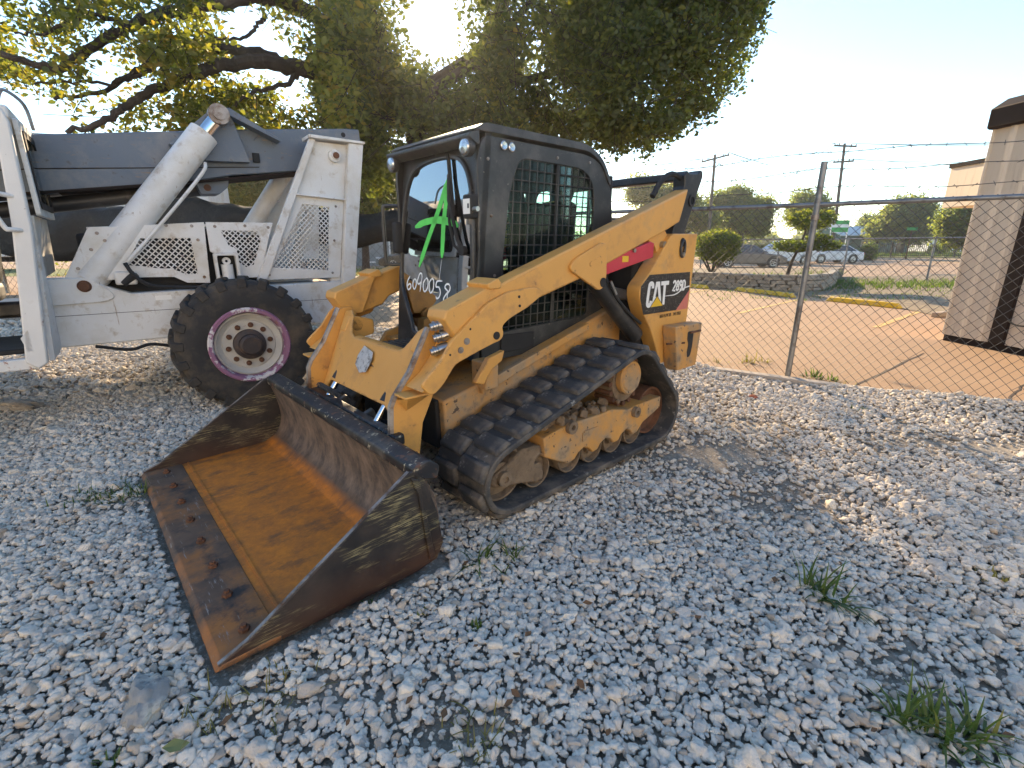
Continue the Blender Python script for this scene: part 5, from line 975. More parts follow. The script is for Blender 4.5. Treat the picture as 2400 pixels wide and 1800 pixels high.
# ------------------------------------------------------------------ stone planter with clipped shrubs
WL = [gp(1575,668), gp(1640,672), gp(1720,677), gp(1800,681), gp(1870,682), gp(1925,678), gp(1948,668), gp(1950,660)]
wpts = smooth([Vector((p.x, p.y, 0)) for p in WL], 10); PW = thing('stone_wall', 'low dry stacked limestone wall round the shrub bed', 'stone wall', (0,0,0))
cum = [0]
for a, b in zip(wpts, wpts[1:]): cum.append(cum[-1] + (b-a).length)
def walk(d):
    d = min(max(d, 0), cum[-1]-1e-4); i = max(j for j in range(len(cum)-1) if cum[j] <= d); t = (d-cum[i])/(cum[i+1]-cum[i]); return wpts[i].lerp(wpts[i+1], t), (wpts[i+1]-wpts[i]).normalized()
var = []
for k in range(6):
    m = MB(); m.box(-0.5,0.5,-0.5,0.5,-0.5,0.5); m.v = [tuple(c*random.uniform(0.86,1.06) for c in v) for v in m.v]; o = m.build('stone', M['limestone'], PW, 0.03, 1); var.append(o)
zc = 0.0; first = set()
for c in range(5):
    hh = (0.115,0.10,0.12,0.095,0.085)[c]; d = random.uniform(-0.2, 0)
    while d < cum[-1]:
        L = random.uniform(0.20, 0.52); p, tg = walk(d + L/2); k = random.randrange(6)
        o = var[k] if k not in first else copy_of(var[k], PW); first.add(k)
        o.location = (p.x - tg.y*random.uniform(-0.025,0.025), p.y + tg.x*random.uniform(-0.025,0.025), zc + hh/2 + random.uniform(-0.006,0.006)); o.rotation_euler = (random.uniform(-0.05,0.05), random.uniform(-0.04,0.04), math.atan2(tg.y, tg.x) + random.uniform(-0.05,0.05)); o.scale = (L*0.98, random.uniform(0.24,0.30), hh*random.uniform(0.92,1.02)); d += L
    zc += hh
back = [(wpts[-1].x+2.5, wpts[-1].y+3.2), (wpts[0].x-1.5, wpts[0].y+4.2)]
tag(sheet('planter_soil', [(p.x-0.05, p.y+0.12) for p in wpts] + back, 0.40, M['soil']), kind='structure')
m = MB(); bpts = [(p.x, p.y) for p in wpts] + back; bp = bpts[len(wpts)-1:] + [bpts[0]]
for a, b in zip(bp, bp[1:]): m.add([(*a,0),(*b,0),(*b,0.40),(*a,0.40)], [(0,1,2,3)])
tag(m.build('soil_bank', M['soil'], None, fix=False), kind='structure')
sp_ = [(lambda p: (p.x+random.uniform(-0.2,0.6), p.y+random.uniform(0.2,2.5), 0.40, 6, 0.14, 0.3, 0.02, 0.8))(walk(random.uniform(0, cum[-1]))[0]) for i in range(110)]
tag(blades('planter_weeds', sp_, M['grass']), 'short weeds growing in the stone walled shrub bed', 'grass', kind='stuff')

def shrub(name, label, base, stems, pads, leaf, dens, mat, group=None, tint_up=0.0):
    b = Vector(base); t = thing(name, label, 'shrub', b, 0, group); m = MB()
    for st in stems: m.tube(smooth([Vector(p) for p in st[0]], 4), [st[1]*(1-0.45*i/(4*(len(st[0])-1))) for i in range(4*(len(st[0])-1)+1)], 7)
    m.build('stem', M['bark'], t)
    P, T = blob_points(pads, dens, 0.80); T = T*0.8 + tint_up*np.clip((P[:,2]-P[:,2].mean())/max(P[:,2].std(), 0.1), -1, 1.6)*0.18  # tint_up yellows the upper leaves, painting in their sunlit tops
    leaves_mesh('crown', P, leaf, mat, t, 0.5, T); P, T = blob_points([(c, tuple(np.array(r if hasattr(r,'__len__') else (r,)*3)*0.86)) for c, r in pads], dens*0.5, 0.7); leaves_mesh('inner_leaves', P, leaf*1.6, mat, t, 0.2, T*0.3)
    return t
bb = at(1668, 636, 18.6); bb.z = 0.40
top = at(1684, 541, 18.6); lo = at(1684, 618, 18.6); hx = (at(1742,580,18.6).x - at(1634,580,18.6).x)/2
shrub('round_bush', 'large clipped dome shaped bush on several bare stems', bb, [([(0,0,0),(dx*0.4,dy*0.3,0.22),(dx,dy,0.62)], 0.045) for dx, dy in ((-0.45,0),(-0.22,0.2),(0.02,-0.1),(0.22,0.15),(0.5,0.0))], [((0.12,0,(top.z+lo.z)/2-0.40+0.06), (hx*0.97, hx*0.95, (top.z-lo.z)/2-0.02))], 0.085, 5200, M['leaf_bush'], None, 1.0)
tb = at(1846, 640, 17.9); tb.z = 0.40
def rel(px, py): p = at(px, py, 17.9); return (p.x-tb.x, 0, p.z-tb.z)
def pad(px0, px1, py0, py1): a = rel(px0, py0); b = rel(px1, py1); return (((a[0]+b[0])/2, 0, (a[2]+b[2])/2), (abs(b[0]-a[0])/2, abs(b[0]-a[0])/2*0.8, abs(a[2]-b[2])/2))
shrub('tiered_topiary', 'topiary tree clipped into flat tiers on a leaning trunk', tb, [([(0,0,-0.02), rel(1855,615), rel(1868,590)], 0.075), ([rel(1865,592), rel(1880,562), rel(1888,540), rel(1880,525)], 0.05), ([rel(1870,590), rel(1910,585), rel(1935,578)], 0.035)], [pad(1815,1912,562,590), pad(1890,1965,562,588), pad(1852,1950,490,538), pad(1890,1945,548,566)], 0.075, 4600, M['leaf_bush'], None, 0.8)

# ------------------------------------------------------------------ beige metal building at the right edge
BA = Vector((6.83, 7.54)); BU = Vector((0.115,-0.993)).normalized(); BV = Vector((-BU.y, BU.x))     # BU towards the camera, BV into the building
BL = thing('metal_building', 'beige ribbed metal building with dark brown trim and roof edge', 'building', (BA.x, BA.y, 0), math.atan2(BU.y, BU.x))
def ribbed(n_, L, z0, z1, step=0.30):
    prof = []; u = 0.0
    while u < L-0.02:
        prof += [(u,0.0),(min(u+step*0.62,L),0.0),(min(u+step*0.70,L),-0.028),(min(u+step*0.86,L),-0.028),(min(u+step*0.94,L),0.0)]; u += step
    prof += [(L,0.0),(L,0.05),(0,0.05)]; return prof
def wall_panel(u0, u1):
    m = MB(); m.prism([(u0+p[0], p[1]) for p in ribbed('', u1-u0, 0.10, 3.05)], 0.10, 3.05, 'Z'); return m.build('siding_panel', M['beige'], BL, 0.0)
for (a, b) in ((0.0,0.66),(0.86,1.78),(1.78,2.70),(2.70,3.62)): wall_panel(a, b)
MB().box(0.66,0.86,-0.045,0.05,0.10,3.02).build('downpipe', M['brown'], BL, 0.01)
MB().box(-0.02,3.7,0.005,0.30,0.0,0.098).build('base_flashing', M['brown'], BL)
MB().box(-0.03,0.0,-0.03,0.03,0.10,3.05).build('corner_trim', M['beige'], BL, 0.004)
MB().prism([(-0.10,3.04),(-0.10,3.28),(0.12,3.42),(0.30,3.42),(0.30,3.02),(-0.06,3.02)], -0.06, 4.2, 'X').build('roof_edge', M['brown'], BL, 0.01)
MB().box(-0.10,4.0,0.30,5.0,3.3,3.40).build('roof', M['pale_roof'], BL); MB().box(-0.025,4.0,0.052,5.0,0.0,3.03).build('wall', M['beige'], BL)
MB().tube(smooth([(0.86,-0.06,0.45),(1.0,-0.07,0.40),(1.3,-0.06,0.42),(1.6,-0.06,0.40)], 4), 0.012, 6).build('cable', M['black_matt'], BL)
p0 = at(2229,392,9.4); p1 = at(2229,488,9.4)
aw = MB(); aw.box(p0.x, p0.x+3.0, 7.62, 9.4, p1.z, p0.z); o = aw.build('entrance_canopy', M['beige'], None, 0.01); 
o2 = MB().box(p0.x-0.02, p0.x+3.02, 7.60, 9.42, p0.z-0.02, p0.z+0.05).build('canopy_cap', M['brown'], None)
for q in (o, o2): q.parent = BL; q.matrix_parent_inverse = (Matrix.Translation((BA.x, BA.y, 0)) @ Matrix.Rotation(math.atan2(BU.y, BU.x), 4, 'Z')).inverted()
ku = MB(); ku.obox((*gp(2235,738).xy, 0.05), (1.6,0.14,0.10), (0,0,math.atan2(BV.y,BV.x)+0.35)); tag(ku.build('kerb', surf('kerb_concrete', (0.33,0.27,0.22), 0.9), None, 0.015), kind='structure')

# ------------------------------------------------------------------ far fence, poles, signs, vehicles, buildings, trees
def run_fence(name, label, pts, h, mesh_a, r, rail_r=0.022):
    t = thing(name, label, 'fence', (0,0,0))
    for a, b in zip(pts, pts[1:]):
        a = Vector((a[0],a[1])); b = Vector((b[0],b[1])); d = (b-a); L = d.length; d.normalize(); nn = Vector((-d.y, d.x))
        PP = lambda s, z, off=0.0: (a.x+d.x*s+nn.x*off, a.y+d.y*s+nn.y*off, z)
        chain_link(PP, 0, L, 0.02, h, mesh_a, r, t); MB().tube([PP(0,h), PP(L,h)], rail_r, 6).build('rail', M['galv'], t)
    for p in pts: MB().tube([(p[0],p[1],-0.05),(p[0],p[1],h+0.05)], rail_r*1.3, 8).build('post', M['galv'], t)
    return t
fp = [gp(1500,636), gp(1640,638), gp(1817,640), gp(1974,646), gp(2171,658), gp(2400,672)]
run_fence('low_fence', 'shorter chain link fence behind the stone walled shrub bed', [(p.x, p.y) for p in fp], 1.72, 0.11, 0.0045, 0.03)
IF = thing('iron_fence', 'dark iron fence with gate at the far end of the parking lot', 'fence', (0,0,0)); a = at(2050,598,58); b = at(2330,598,58); m = MB(); n = 60
for k in range(n+1):
    x = a.x + (b.x-a.x)*k/n; m.box(x-0.02, x+0.02, 57.98, 58.02, 0.05, 1.5)
m.build('balusters', M['black_matt'], IF)['kind'] = 'stuff'
for z in (0.2, 1.45): MB().box(a.x, b.x, 57.97, 58.03, z, z+0.06).build('rail', M['black_matt'], IF)
for k in (0, 8, 40): x = a.x + (b.x-a.x)*k/n; MB().box(x-0.07, x+0.07, 57.93, 58.07, 0, 1.75).build('post', M['black_matt'], IF)

def pole(px_top, py_top, px_bot, Y, label, arms):
    tp_ = at(px_top, py_top, Y); bs = at(px_bot, 560, Y); t = thing('utility_pole', label, 'utility pole', (bs.x, Y, 0), 0, 'wooden utility poles beyond the parking lot'); dx = tp_.x - bs.x
    MB().tube([(0,0,-0.3),(dx,0,tp_.z)], [0.17,0.11], 10).build('shaft', M['wood_pole'], t); ends = []
    for (dz, hw, tilt) in arms:
        zz = tp_.z - dz; x = dx*zz/tp_.z; ca = MB().obox((x, -0.12, zz), (hw*2, 0.12, 0.14), (0, tilt, 0)).build('crossarm', M['wood_pole'], t)
        for f in (-0.95, -0.55, 0.55, 0.95):
            e = Vector((x + hw*f*math.cos(tilt), -0.12, zz - hw*f*math.sin(tilt) + 0.07)); MB().lathe([(0.001,0),(0.04,0),(0.06,0.05),(0.04,0.10),(0.05,0.14),(0.001,0.18)], e, 'Z', 8).build('insulator', M['worn_steel'], ca); ends.append(e + Vector((bs.x, Y, 0.16)))
        MB().cyl((x, -0.1, zz-0.9), (x+hw*0.6, -0.1, zz-0.05), 0.03, 5).build('brace', M['wood_pole'], ca)
    return ends
e1 = pole(1676, 362, 1662, 48, 'leaning wooden utility pole with a single tilted crossarm', [(0.35, 1.25, R(-14))])
e2 = pole(1980, 336, 1956, 50, 'taller wooden utility pole with two crossarms behind the topiary', [(0.25, 1.05, R(2)), (1.6, 0.95, R(-3))])
def span(p, q, sag, r=0.024):
    return MB().tube([Vector(p).lerp(Vector(q), i/16) - Vector((0,0,sag*4*(i/16)*(1-i/16))) for i in range(17)], r, 4, caps=False)
PWR = thing('power_lines', 'thin power lines strung between the utility poles', 'power line', (0,0,0))
spans = [(e1[3], e2[0], 1.2), (e1[2], e2[1], 1.3), (e1[1], e2[4], 1.6), (e1[0], (-40,70,10.5), 1.6), (e1[1], (-40,66,9.0), 1.8), (e2[2], (95,30,11.5), 1.5), (e2[3], (95,31,11), 1.5), (e2[5], (90,26,8.2), 1.3), (e2[6], (90,27,6.4), 1.4), (e1[3], (60,64,6.0), 1.0), (e2[0], (-30,52,5.5), 1.6), (e2[4], (24,120,6.0), 0.8)]
for p, q, sg in spans: span(p, q, sg).build('cable', M['black_matt'], PWR, fix=False)

def signboard(label, x, Y, z0, z1, wd, polys):
    t = thing('sign_board', label, 'sign', (x, Y, 0))
    for px_ in (-wd/2+0.05, wd/2-0.05): MB().box(px_-0.03, px_+0.03, -0.02, 0.04, 0, z1).build('sign_post', M['trim'], t)
    MB().box(-wd/2, wd/2, -0.05, -0.021, z0, z1).build('panel', M['trim'], t, 0.005)
    for (x0, x1, a, b, mt) in polys: MB().box(x0, x1, -0.054, -0.0505, a, b).build('panel_print', M[mt], t)
p = at(1966, 545, 44); zt_ = at(1966,516,44).z; zb_ = at(1966,545,44).z
signboard('green and white sign board on two posts above the low fence', p.x, 44, zb_, zt_, 1.55, [(-0.72,0.72,zb_+0.04,zb_+0.42,'sign_green'),(-0.45,0.72,zt_-0.34,zt_-0.03,'sign_green'),(-0.20,0.25,zb_+0.17,zb_+0.22,'trim')])
p = at(2137, 540, 52); t = thing('small_sign', 'small flat green sign on a red brown post in front of the trees', 'sign', (p.x, 52, 0)); MB().box(-0.55,0.55,-0.03,0.03,p.z,p.z+0.30).build('panel', M['sign_green'], t, 0.01); MB().box(-0.06,0.06,-0.025,0.025,0,p.z).build('sign_post', M['rust'], t)

def car(name, label, loc, rz, L, W, H, paint, suv=False, tail=False):
    t = thing(name, label, 'car', loc, rz, 'cars parked beyond the lot'); h0 = 0.24; belt_z = H*0.62 if suv else H*0.64
    low = [(-L/2,h0+0.10),(-L/2+0.06,belt_z-0.05),(-L*0.36,belt_z+0.03),(L*0.16,belt_z),(L*0.40,belt_z-(0.12 if not suv else 0.06)),(L*0.485,belt_z-0.28),(L/2,h0+0.18),(L/2-0.08,h0),(-L/2+0.08,h0)]
    b = MB().prism(round_poly(low, 0.08, 3), -W/2, W/2).build('body', paint, t, 0.07, 3)
    gh_ = [(-L*(0.47 if suv else 0.40),belt_z),(-L*(0.43 if suv else 0.22),H-0.05),(-L*0.10,H),(L*0.06,H-0.03),(L*0.24,belt_z-0.02)]
    m = MB(); n = len(gh_); m.v = [(x, sg*W/2*(0.93 if z < belt_z+0.1 else 0.76), z) for sg in (-1,1) for x, z in gh_]; m.f = [tuple(range(n)), tuple(range(2*n-1,n-1,-1))] + [(i,(i+1)%n,n+(i+1)%n,n+i) for i in range(n)]; cabn = m.build('cabin', paint, t, 0.03)
    c = Vector((sum(x for x, z in gh_)/n, sum(z for x, z in gh_)/n + 0.03)); inner = [c + (Vector(p)-c)*0.84 for p in gh_]
    for sg in (-1, 1):
        m = MB(); m.v = [(p.x, sg*(W/2*(0.93 if p.y < belt_z+0.12 else 0.775)+0.012), p.y) for p in inner]; m.f = [tuple(range(n))]; m.build('side_window', M['car_glass'], cabn, fix=False)
        MB().box(-0.03, 0.03, sg*W*0.40, sg*W*0.455, belt_z, H-0.12).build('door_pillar', paint, cabn)
        MB().obox((L*0.17, sg*(W/2+0.06), belt_z+0.05), (0.14,0.16,0.12)).build('door_mirror', paint, cabn, 0.03)
    m = MB(); m.v = [(L*0.235+0.012,-W*0.42,belt_z+0.03),(L*0.235+0.012,W*0.42,belt_z+0.03),(L*0.075+0.012,W*0.36,H-0.07),(L*0.075+0.012,-W*0.36,H-0.07)]; m.f = [(0,1,2,3)]; m.build('windscreen', M['car_glass'], cabn, fix=False)
    m = MB(); q = gh_[0][0]; r_ = gh_[1][0]; m.v = [(q-0.012,-W*0.42,belt_z+0.05),(q-0.012,W*0.42,belt_z+0.05),(r_-0.012,W*0.36,H-0.10),(r_-0.012,-W*0.36,H-0.10)]; m.f = [(0,1,2,3)]; m.build('rear_window', M['car_glass'], cabn, fix=False)
    for sx in (L*0.31, -L*0.29):
        for sg in (-1, 1):
            wh = MB().lathe([(0.20,-0.10),(0.32,-0.11),(0.335,-0.06),(0.335,0.06),(0.32,0.11),(0.20,0.10)], (sx, sg*(W/2-0.09), 0.335), 'Y', 24).build('wheel', M['tyre'], t)
            rm = MB(); yy = sg*(W/2+0.012); rm.lathe([(0.19,-0.01),(0.22,-0.012),(0.22,0.01),(0.19,0.01)], (sx, yy, 0.335), 'Y', 24)
            for k in range(5): a = k*1.2566; rm.tube([(sx+0.03*math.cos(a), yy, 0.335+0.03*math.sin(a)), (sx+0.2*math.cos(a), yy, 0.335+0.2*math.sin(a))], 0.024, 4)
            rm.build('rim', M['alloy'], wh); MB().lathe([(0.001,-0.02),(0.21,-0.02),(0.21,0.0),(0.001,0.0)], (sx, sg*(W/2-0.02), 0.335), 'Y', 16).build('brake', M['black_matt'], wh)
            MB().lathe([(0.34,-0.02),(0.40,-0.02),(0.40,0.006),(0.34,0.006)], (sx, sg*(W/2+0.002), 0.345), 'Y', 24).build('wheel_arch', M['black_matt'], b)
    for sg in (-1, 1):
        MB().obox((-L/2+0.06, sg*W*0.38, belt_z-0.14), (0.14,0.34,0.16)).build('tail_lamp', M['lamp_red'], t, 0.03); MB().obox((L*0.47, sg*W*0.36, belt_z-0.27), (0.22,0.34,0.12)).build('head_lamp', M['alloy'], t, 0.03)
    return t
x1 = at(1828,600,33.5).x; car('parked_car', 'dark grey sedan parked behind the round bush', (x1-2.3, 33.5, 0), R(-6), 4.75, 1.82, 1.45, M['car_dark'])
x1 = at(1768,590,38).x; car('parked_suv', 'white sport utility car behind the dark sedan', (x1+2.3, 38.5, 0), R(186), 4.7, 1.9, 1.75, M['car_silver'], True)
x1 = at(2012,590,41).x; car('parked_car', 'white sedan with its tail lamp beside the low hedge', (x1-2.25, 41, 0), R(184), 4.5, 1.8, 1.42, M['car_white'])
x1 = at(925,600,30).x; car('parked_car', 'black car in front of the grey house', (x1+1.0, 30.8, 0), R(200), 4.5, 1.8, 1.45, M['car_black'])

def gable(name, label, loc, rz, L, W, hw, hr, wall, roof, wins=()):
    t = thing(name, label, 'building', loc, rz); MB().box(-L/2, L/2, -W/2, W/2, 0, hw).build('wall', M[wall], t)
    m = MB().prism([(-W/2,hw),(W/2,hw),(0,hr)], -L/2, L/2, 'X'); m.build('gable', M[wall], t)
    for s in (-1, 1):
        m = MB(); m.v = [(x, s*y, z) for x in (-L/2-0.35, L/2+0.35) for (y, z) in ((W/2+0.4,hw-0.12),(0,hr+0.06),(0,hr+0.18),(W/2+0.4,hw+0.02))]; m.f = [(0,1,2,3),(7,6,5,4),(0,4,5,1),(1,5,6,2),(2,6,7,3),(3,7,4,0)]; m.build('roof', M[roof], t)
    for (x, z0, z1, w_, kind) in wins:
        wd = MB().ring([(x-w_/2-0.1,z0-0.1),(x+w_/2+0.1,z0-0.1),(x+w_/2+0.1,z1+0.1),(x-w_/2-0.1,z1+0.1)], [(x-w_/2,z0),(x+w_/2,z0),(x+w_/2,z1),(x-w_/2,z1)], -W/2-0.06, -W/2-0.002).build('window' if kind else 'door', M['trim'], t); MB().box(x-w_/2, x+w_/2, -W/2-0.03, -W/2-0.004, z0, z1).build('pane', M['car_glass' if kind == 1 else 'house_grey'], wd)
    return t
hx0 = at(860,600,36).x; gable('grey_house', 'grey house with white trimmed windows behind the verge', (hx0, 39, 0), R(3), 15, 7, 2.7, 4.6, 'house_grey', 'roof', [(-1.6,0.35,1.9,1.0,1),(0.55,0.3,2.0,1.5,2),(2.0,0.3,2.0,0.7,1),(-4.5,0.6,1.8,1.2,1),(5.0,0.6,1.8,1.2,1)])
gx_ = at(2045,540,85).x; gable('green_shed', 'long green metal shed with a pale roof beyond the lawn', (gx_, 88, 0), R(8), 13, 7, 2.9, 4.3, 'green_metal', 'pale_roof', [(4.6,0.1,2.2,1.1,1),(-2,1.0,2.0,1.0,1)])
gx_ = at(2290,545,110).x; gable('pale_house', 'pale low house far behind the trees', (gx_, 115, 0), R(-5), 16, 8, 2.8, 4.6, 'trim', 'roof', [(-3,0.9,2.0,1.4,1),(2,0.9,2.0,1.4,1)])
gx_ = at(1600,545,70).x; gable('brown_house', 'low dark roofed house behind the trees beyond the round bush', (gx_, 78, 0), R(0), 18, 8, 2.7, 5.0, 'house_grey', 'roof', [(-3,0.9,2.0,1.4,1),(4,0.9,2.0,1.4,1)])
# white box trailer behind the fence at the left
ta = at(-260,300,14.5); tb_ = at(488,452,16.5); TR = thing('box_trailer', 'long white box trailer standing behind the telehandler boom', 'trailer', ((ta.x+tb_.x)/2, 15.5, 0), math.atan2(2.0, tb_.x-ta.x)); L = math.hypot(tb_.x-ta.x, 2.0); zt_ = at(120,305,15.0).z
m = MB(); m.box(-L/2, L/2, 0, 2.5, 1.1, zt_); m.build('box_body', M['white_paint'], TR, 0.03)
for k in range(9): MB().box(-L/2+L*(k+0.5)/9-0.02, -L/2+L*(k+0.5)/9+0.02, -0.015, -0.001, 1.15, zt_-0.1).build('body_rib', M['trim'], TR)
MB().box(-L/2, L/2, -0.03, 0.0, zt_-0.10, zt_).build('top_rail', M['galv'], TR); MB().box(-L/2, L/2, 0.3, 2.2, 0.95, 1.09).build('underframe', M['black_matt'], TR)
for sx in (L*0.30, L*0.42):
    for sy in (0.2, 2.3): MB().lathe([(0.25,-0.14),(0.48,-0.15),(0.50,-0.1),(0.50,0.1),(0.48,0.15),(0.25,0.14)], (sx, sy, 0.50), 'Y', 24).build('wheel', M['tyre'], TR)
MB().box(-L*0.35,-L*0.32,0.4,0.5,0,0.95).build('landing_leg', M['galv'], TR)

def tree(name, label, x, y, h, blobs, leaf, dens, mat='leaf_far', group='trees beyond the parking lot', tshift=0.0, per=1):
    t = thing(name, label, 'tree', (x, y, 0), 0, group); m = MB(); cz = min(b[0][2] for b in blobs)
    m.tube(smooth([Vector((0,0,-0.1)), Vector((0.1,0,h*0.25)), Vector((0,0.1,h*0.55))], 4), [0.035*h*(1-0.06*i) for i in range(9)], 8); m.build('trunk', M['bark'], t); m = MB()
    for c, r in blobs: m.tube(smooth([Vector((0.05,0,h*0.28)), Vector((c[0]*0.5, c[1]*0.5, (h*0.3+c[2])/2)), Vector(c)], 3), [0.014*h*(1-0.1*i) for i in range(7)], 5)
    m.build('limbs', M['bark'], t); P, T = blob_points(blobs, dens, 0.25, leaf*1.6, 4, 0.10); leaves_mesh('crown', P, leaf, M[mat], t, 0.3, np.clip(T+tshift, 0, 1)); return t
def tree_px(name, label, px, Y, blobs_px, leaf, dens, mat='leaf_far', group='trees beyond the parking lot', tshift=0.0):
    base = at(px, 575, Y); bl = []; hh = 0
    for (bx, by, br) in blobs_px:
        q = at(bx, by, Y); rr = br*Y/FPX*0.97; bl.append(((q.x-base.x, random.uniform(-0.5,0.5)*rr*2, q.z), (rr, rr, rr*0.85))); hh = max(hh, q.z+rr)
    return tree(name, label, base.x, Y, hh, bl, leaf, dens, mat, group, tshift)
tree_px('broad_tree', 'broad dark green tree just right of the tilted crossarm pole', 1735, 62, [(1690,480,26),(1735,462,26),(1790,490,28),(1715,515,32),(1780,525,30),(1750,495,28)], 0.28, 620)
tree_px('broad_tree', 'pale feathery tree seen between loader arm and first pole', 1600, 58, [(1545,465,30),(1590,450,26),(1500,450,30),(1620,480,30),(1560,500,36),(1640,520,30)], 0.28, 520, 'leaf_far', 'trees beyond the parking lot', 0.15)
tree_px('thin_tree', 'thin sparse tree behind the upper tier of the topiary', 1890, 66, [(1880,470,22),(1905,480,24),(1860,500,26),(1920,505,22),(1890,515,26)], 0.28, 300)
tree_px('round_tree', 'rounded pale green tree left of the small green sign', 2115, 78, [(2095,500,26),(2130,500,30),(2110,525,32),(2140,535,32),(2085,535,24)], 0.34, 800, 'leaf_far', 'trees beyond the parking lot', 0.08)
tree_px('leafy_tree', 'leafy green tree at the edge of the beige building', 2270, 46, [(2215,520,22),(2250,505,28),(2290,515,34),(2235,545,24),(2280,550,30),(2330,530,34)], 0.24, 900)
tree_px('pointed_tree', 'small dark pointed tree behind the green shed', 2035, 105, [(2035,520,10),(2035,535,14),(2030,548,17)], 0.34, 800)
for (px, Y, w_, lab, ts) in ((1700,52,70,'low bushy hedge behind the dark sedan',0.05),(1790,55,60,'sunlit yellow green hedge behind the white sport utility car',0.25),(1900,58,55,'scrubby hedge behind the topiary trunk',0.1),(2040,48,28,'low dark hedge right of the white sedan',-0.15),(2205,80,40,'distant hedge along the far lawn',0.0),(2310,60,40,'hedge beside the building edge',0.05)):
    q = at(px, 560, Y); rr = w_*Y/FPX/2; tt = thing('hedge', lab, 'hedge', (q.x, Y, 0), 0, 'hedges beyond the parking lot'); P, T = blob_points([((-rr*0.8+rr*0.4*k, random.uniform(-0.3,0.3), 0.7), (rr*0.35, 0.9, random.uniform(0.7,1.0))) for k in range(5)], 900, 0.4); leaves_mesh('foliage', P, 0.20, M['leaf_far'], tt, 0.3, np.clip(T+ts,0,1))
BG = 'trees behind the telehandler'
tree_px('yellow_tree', 'yellow green tree glimpsed below the boom between ram and tower', 640, 24, [(600,420,60),(660,470,60),(560,480,60),(700,430,55),(630,380,60),(520,440,50)], 0.16, 1500, 'leaf_far', BG, 0.28)
tree_px('green_tree', 'green tree filling the gap between tower and loader cab', 850, 20, [(800,430,45),(860,460,50),(910,420,45),(830,500,40),(900,500,45),(860,380,50)], 0.14, 1300, 'leaf_far', BG, 0.12)
tree_px('yellow_tree', 'yellow tree at the far left seen under the trailer side', 30, 30, [(20,560,60),(80,545,50),(-40,540,70)], 0.18, 900, 'leaf_far', BG, 0.3)
# far wood along the horizon
bl = []
for k in range(90):
    x = -260 + 520*k/89 + random.uniform(-3,3); y = random.uniform(170, 230); bl.append(((x, y, 2.0), (6, 5, random.uniform(3.0, 5.5))))
P, T = blob_points(bl, 26, 0.3); tag(leaves_mesh('far_wood', P, 1.3, M['leaf_far'], None, 0.3, T, kind='stuff'), 'distant belt of trees along the horizon', 'wood')
# ------------------------------------------------------------------ the big oak behind the machines
from mathutils import noise as mnoise
OAK = thing('oak_tree', 'large spreading oak with yellow green leaves overhanging both machines', 'tree', (-1.55, 9.7, 0))
OO = Vector((-1.55, 9.7, 0))
def z8(a, b): return (a/1.229, b/1.229)
def limb(name, pts, r0, r1, parent=OAK):
    P = [Vector(at(*z8(a, b), Y)) - OO for a, b, Y in pts]; P = smooth(P, 6); P = [p + Vector((random.gauss(0,0.015),random.gauss(0,0.015),random.gauss(0,0.015))) for p in P]; n = len(P)
    MB().tube(P, [r0 + (r1-r0)*(i/(n-1))**0.8 for i in range(n)], 9).build(name, M['bark'], parent); return P
trunk = MB(); tpts = smooth([Vector((0,0,-0.2)), Vector((0.03,0,0.25)), Vector((0.05,0.02,1.2)), Vector((-0.05,0.0,2.2)), Vector((-0.15,-0.05,3.0)), Vector((-0.2,0,3.6))], 5)
trunk.tube(tpts, [0.42,0.36,0.32,0.30,0.29,0.285,0.28,0.275,0.27,0.265,0.26,0.255,0.25,0.25,0.25,0.25,0.25,0.25,0.24,0.23,0.22,0.21,0.20,0.19,0.18,0.17][:len(tpts)], 16); trunk.build('trunk', M['bark'], OAK)
tips = []
tips += limb('limb', [(1110,370,9.7),(1050,270,9.5),(960,225,9.2),(860,200,8.9),(750,175,8.5),(650,187,8.2),(560,215,7.9),(470,250,7.6),(380,290,7.3),(310,345,7.0),(190,380,6.8)], 0.17, 0.03)[20:]
tips += limb('limb', [(850,198,8.9),(760,160,8.7),(660,143,8.5),(540,150,8.3),(440,180,8.0),(370,220,7.8),(300,262,7.5),(150,285,7.2)], 0.10, 0.02)[8:]
tips += limb('limb', [(1090,330,9.6),(1000,150,9.4),(900,40,9.0),(760,-5,8.4),(600,15,8.0),(480,40,7.7),(380,72,7.4),(280,132,7.1),(160,192,6.8),(0,158,6.5)], 0.14, 0.035)[14:]
tips += limb('limb', [(862,208,8.9),(830,240,8.7),(740,262,8.5),(660,312,8.3)], 0.05, 0.02)
tips += limb('limb', [(760,40,8.3),(740,75,8.2),(700,108,8.1),(640,112,8.0),(560,80,7.9)], 0.035, 0.012)
tips += limb('limb', [(540,150,8.3),(470,170,8.0),(430,205,7.7),(330,240,7.4),(230,235,7.1),(90,240,6.8)], 0.04, 0.012)
tips += limb('limb', [(380,72,7.4),(300,50,7.1),(220,55,6.9),(130,95,6.7),(40,100,6.5)], 0.035, 0.012)
for pts in ([(1130,330,9.8),(1380,170,10.0),(1520,20,10.2),(1700,-150,10.4)], [(1130,340,9.8),(1350,260,10.0),(1560,220,10.0),(1800,150,9.8),(2020,90,9.4)], [(1120,350,9.7),(1350,330,10.6),(1600,330,10.9),(1780,300,10.6)], [(1110,330,9.6),(1070,50,9.0),(1050,-250,8.6),(1000,-600,8.2)], [(1100,330,9.6),(900,-150,8.8),(700,-500,8.2)], [(1120,330,9.8),(1440,60,11),(1520,-400,11.6)]):
    limb('limb', pts, 0.13, 0.025)
def in_poly(x, y, P):
    r_ = False
    for i in range(len(P)):
        (x1,y1),(x2,y2) = P[i], P[i-1]
        if (y1 > y) != (y2 > y) and x < (x2-x1)*(y-y1)/(y2-y1)+x1: r_ = not r_
    return r_
sunv = np.array(sdir); CL = []; TL = []; SL = []
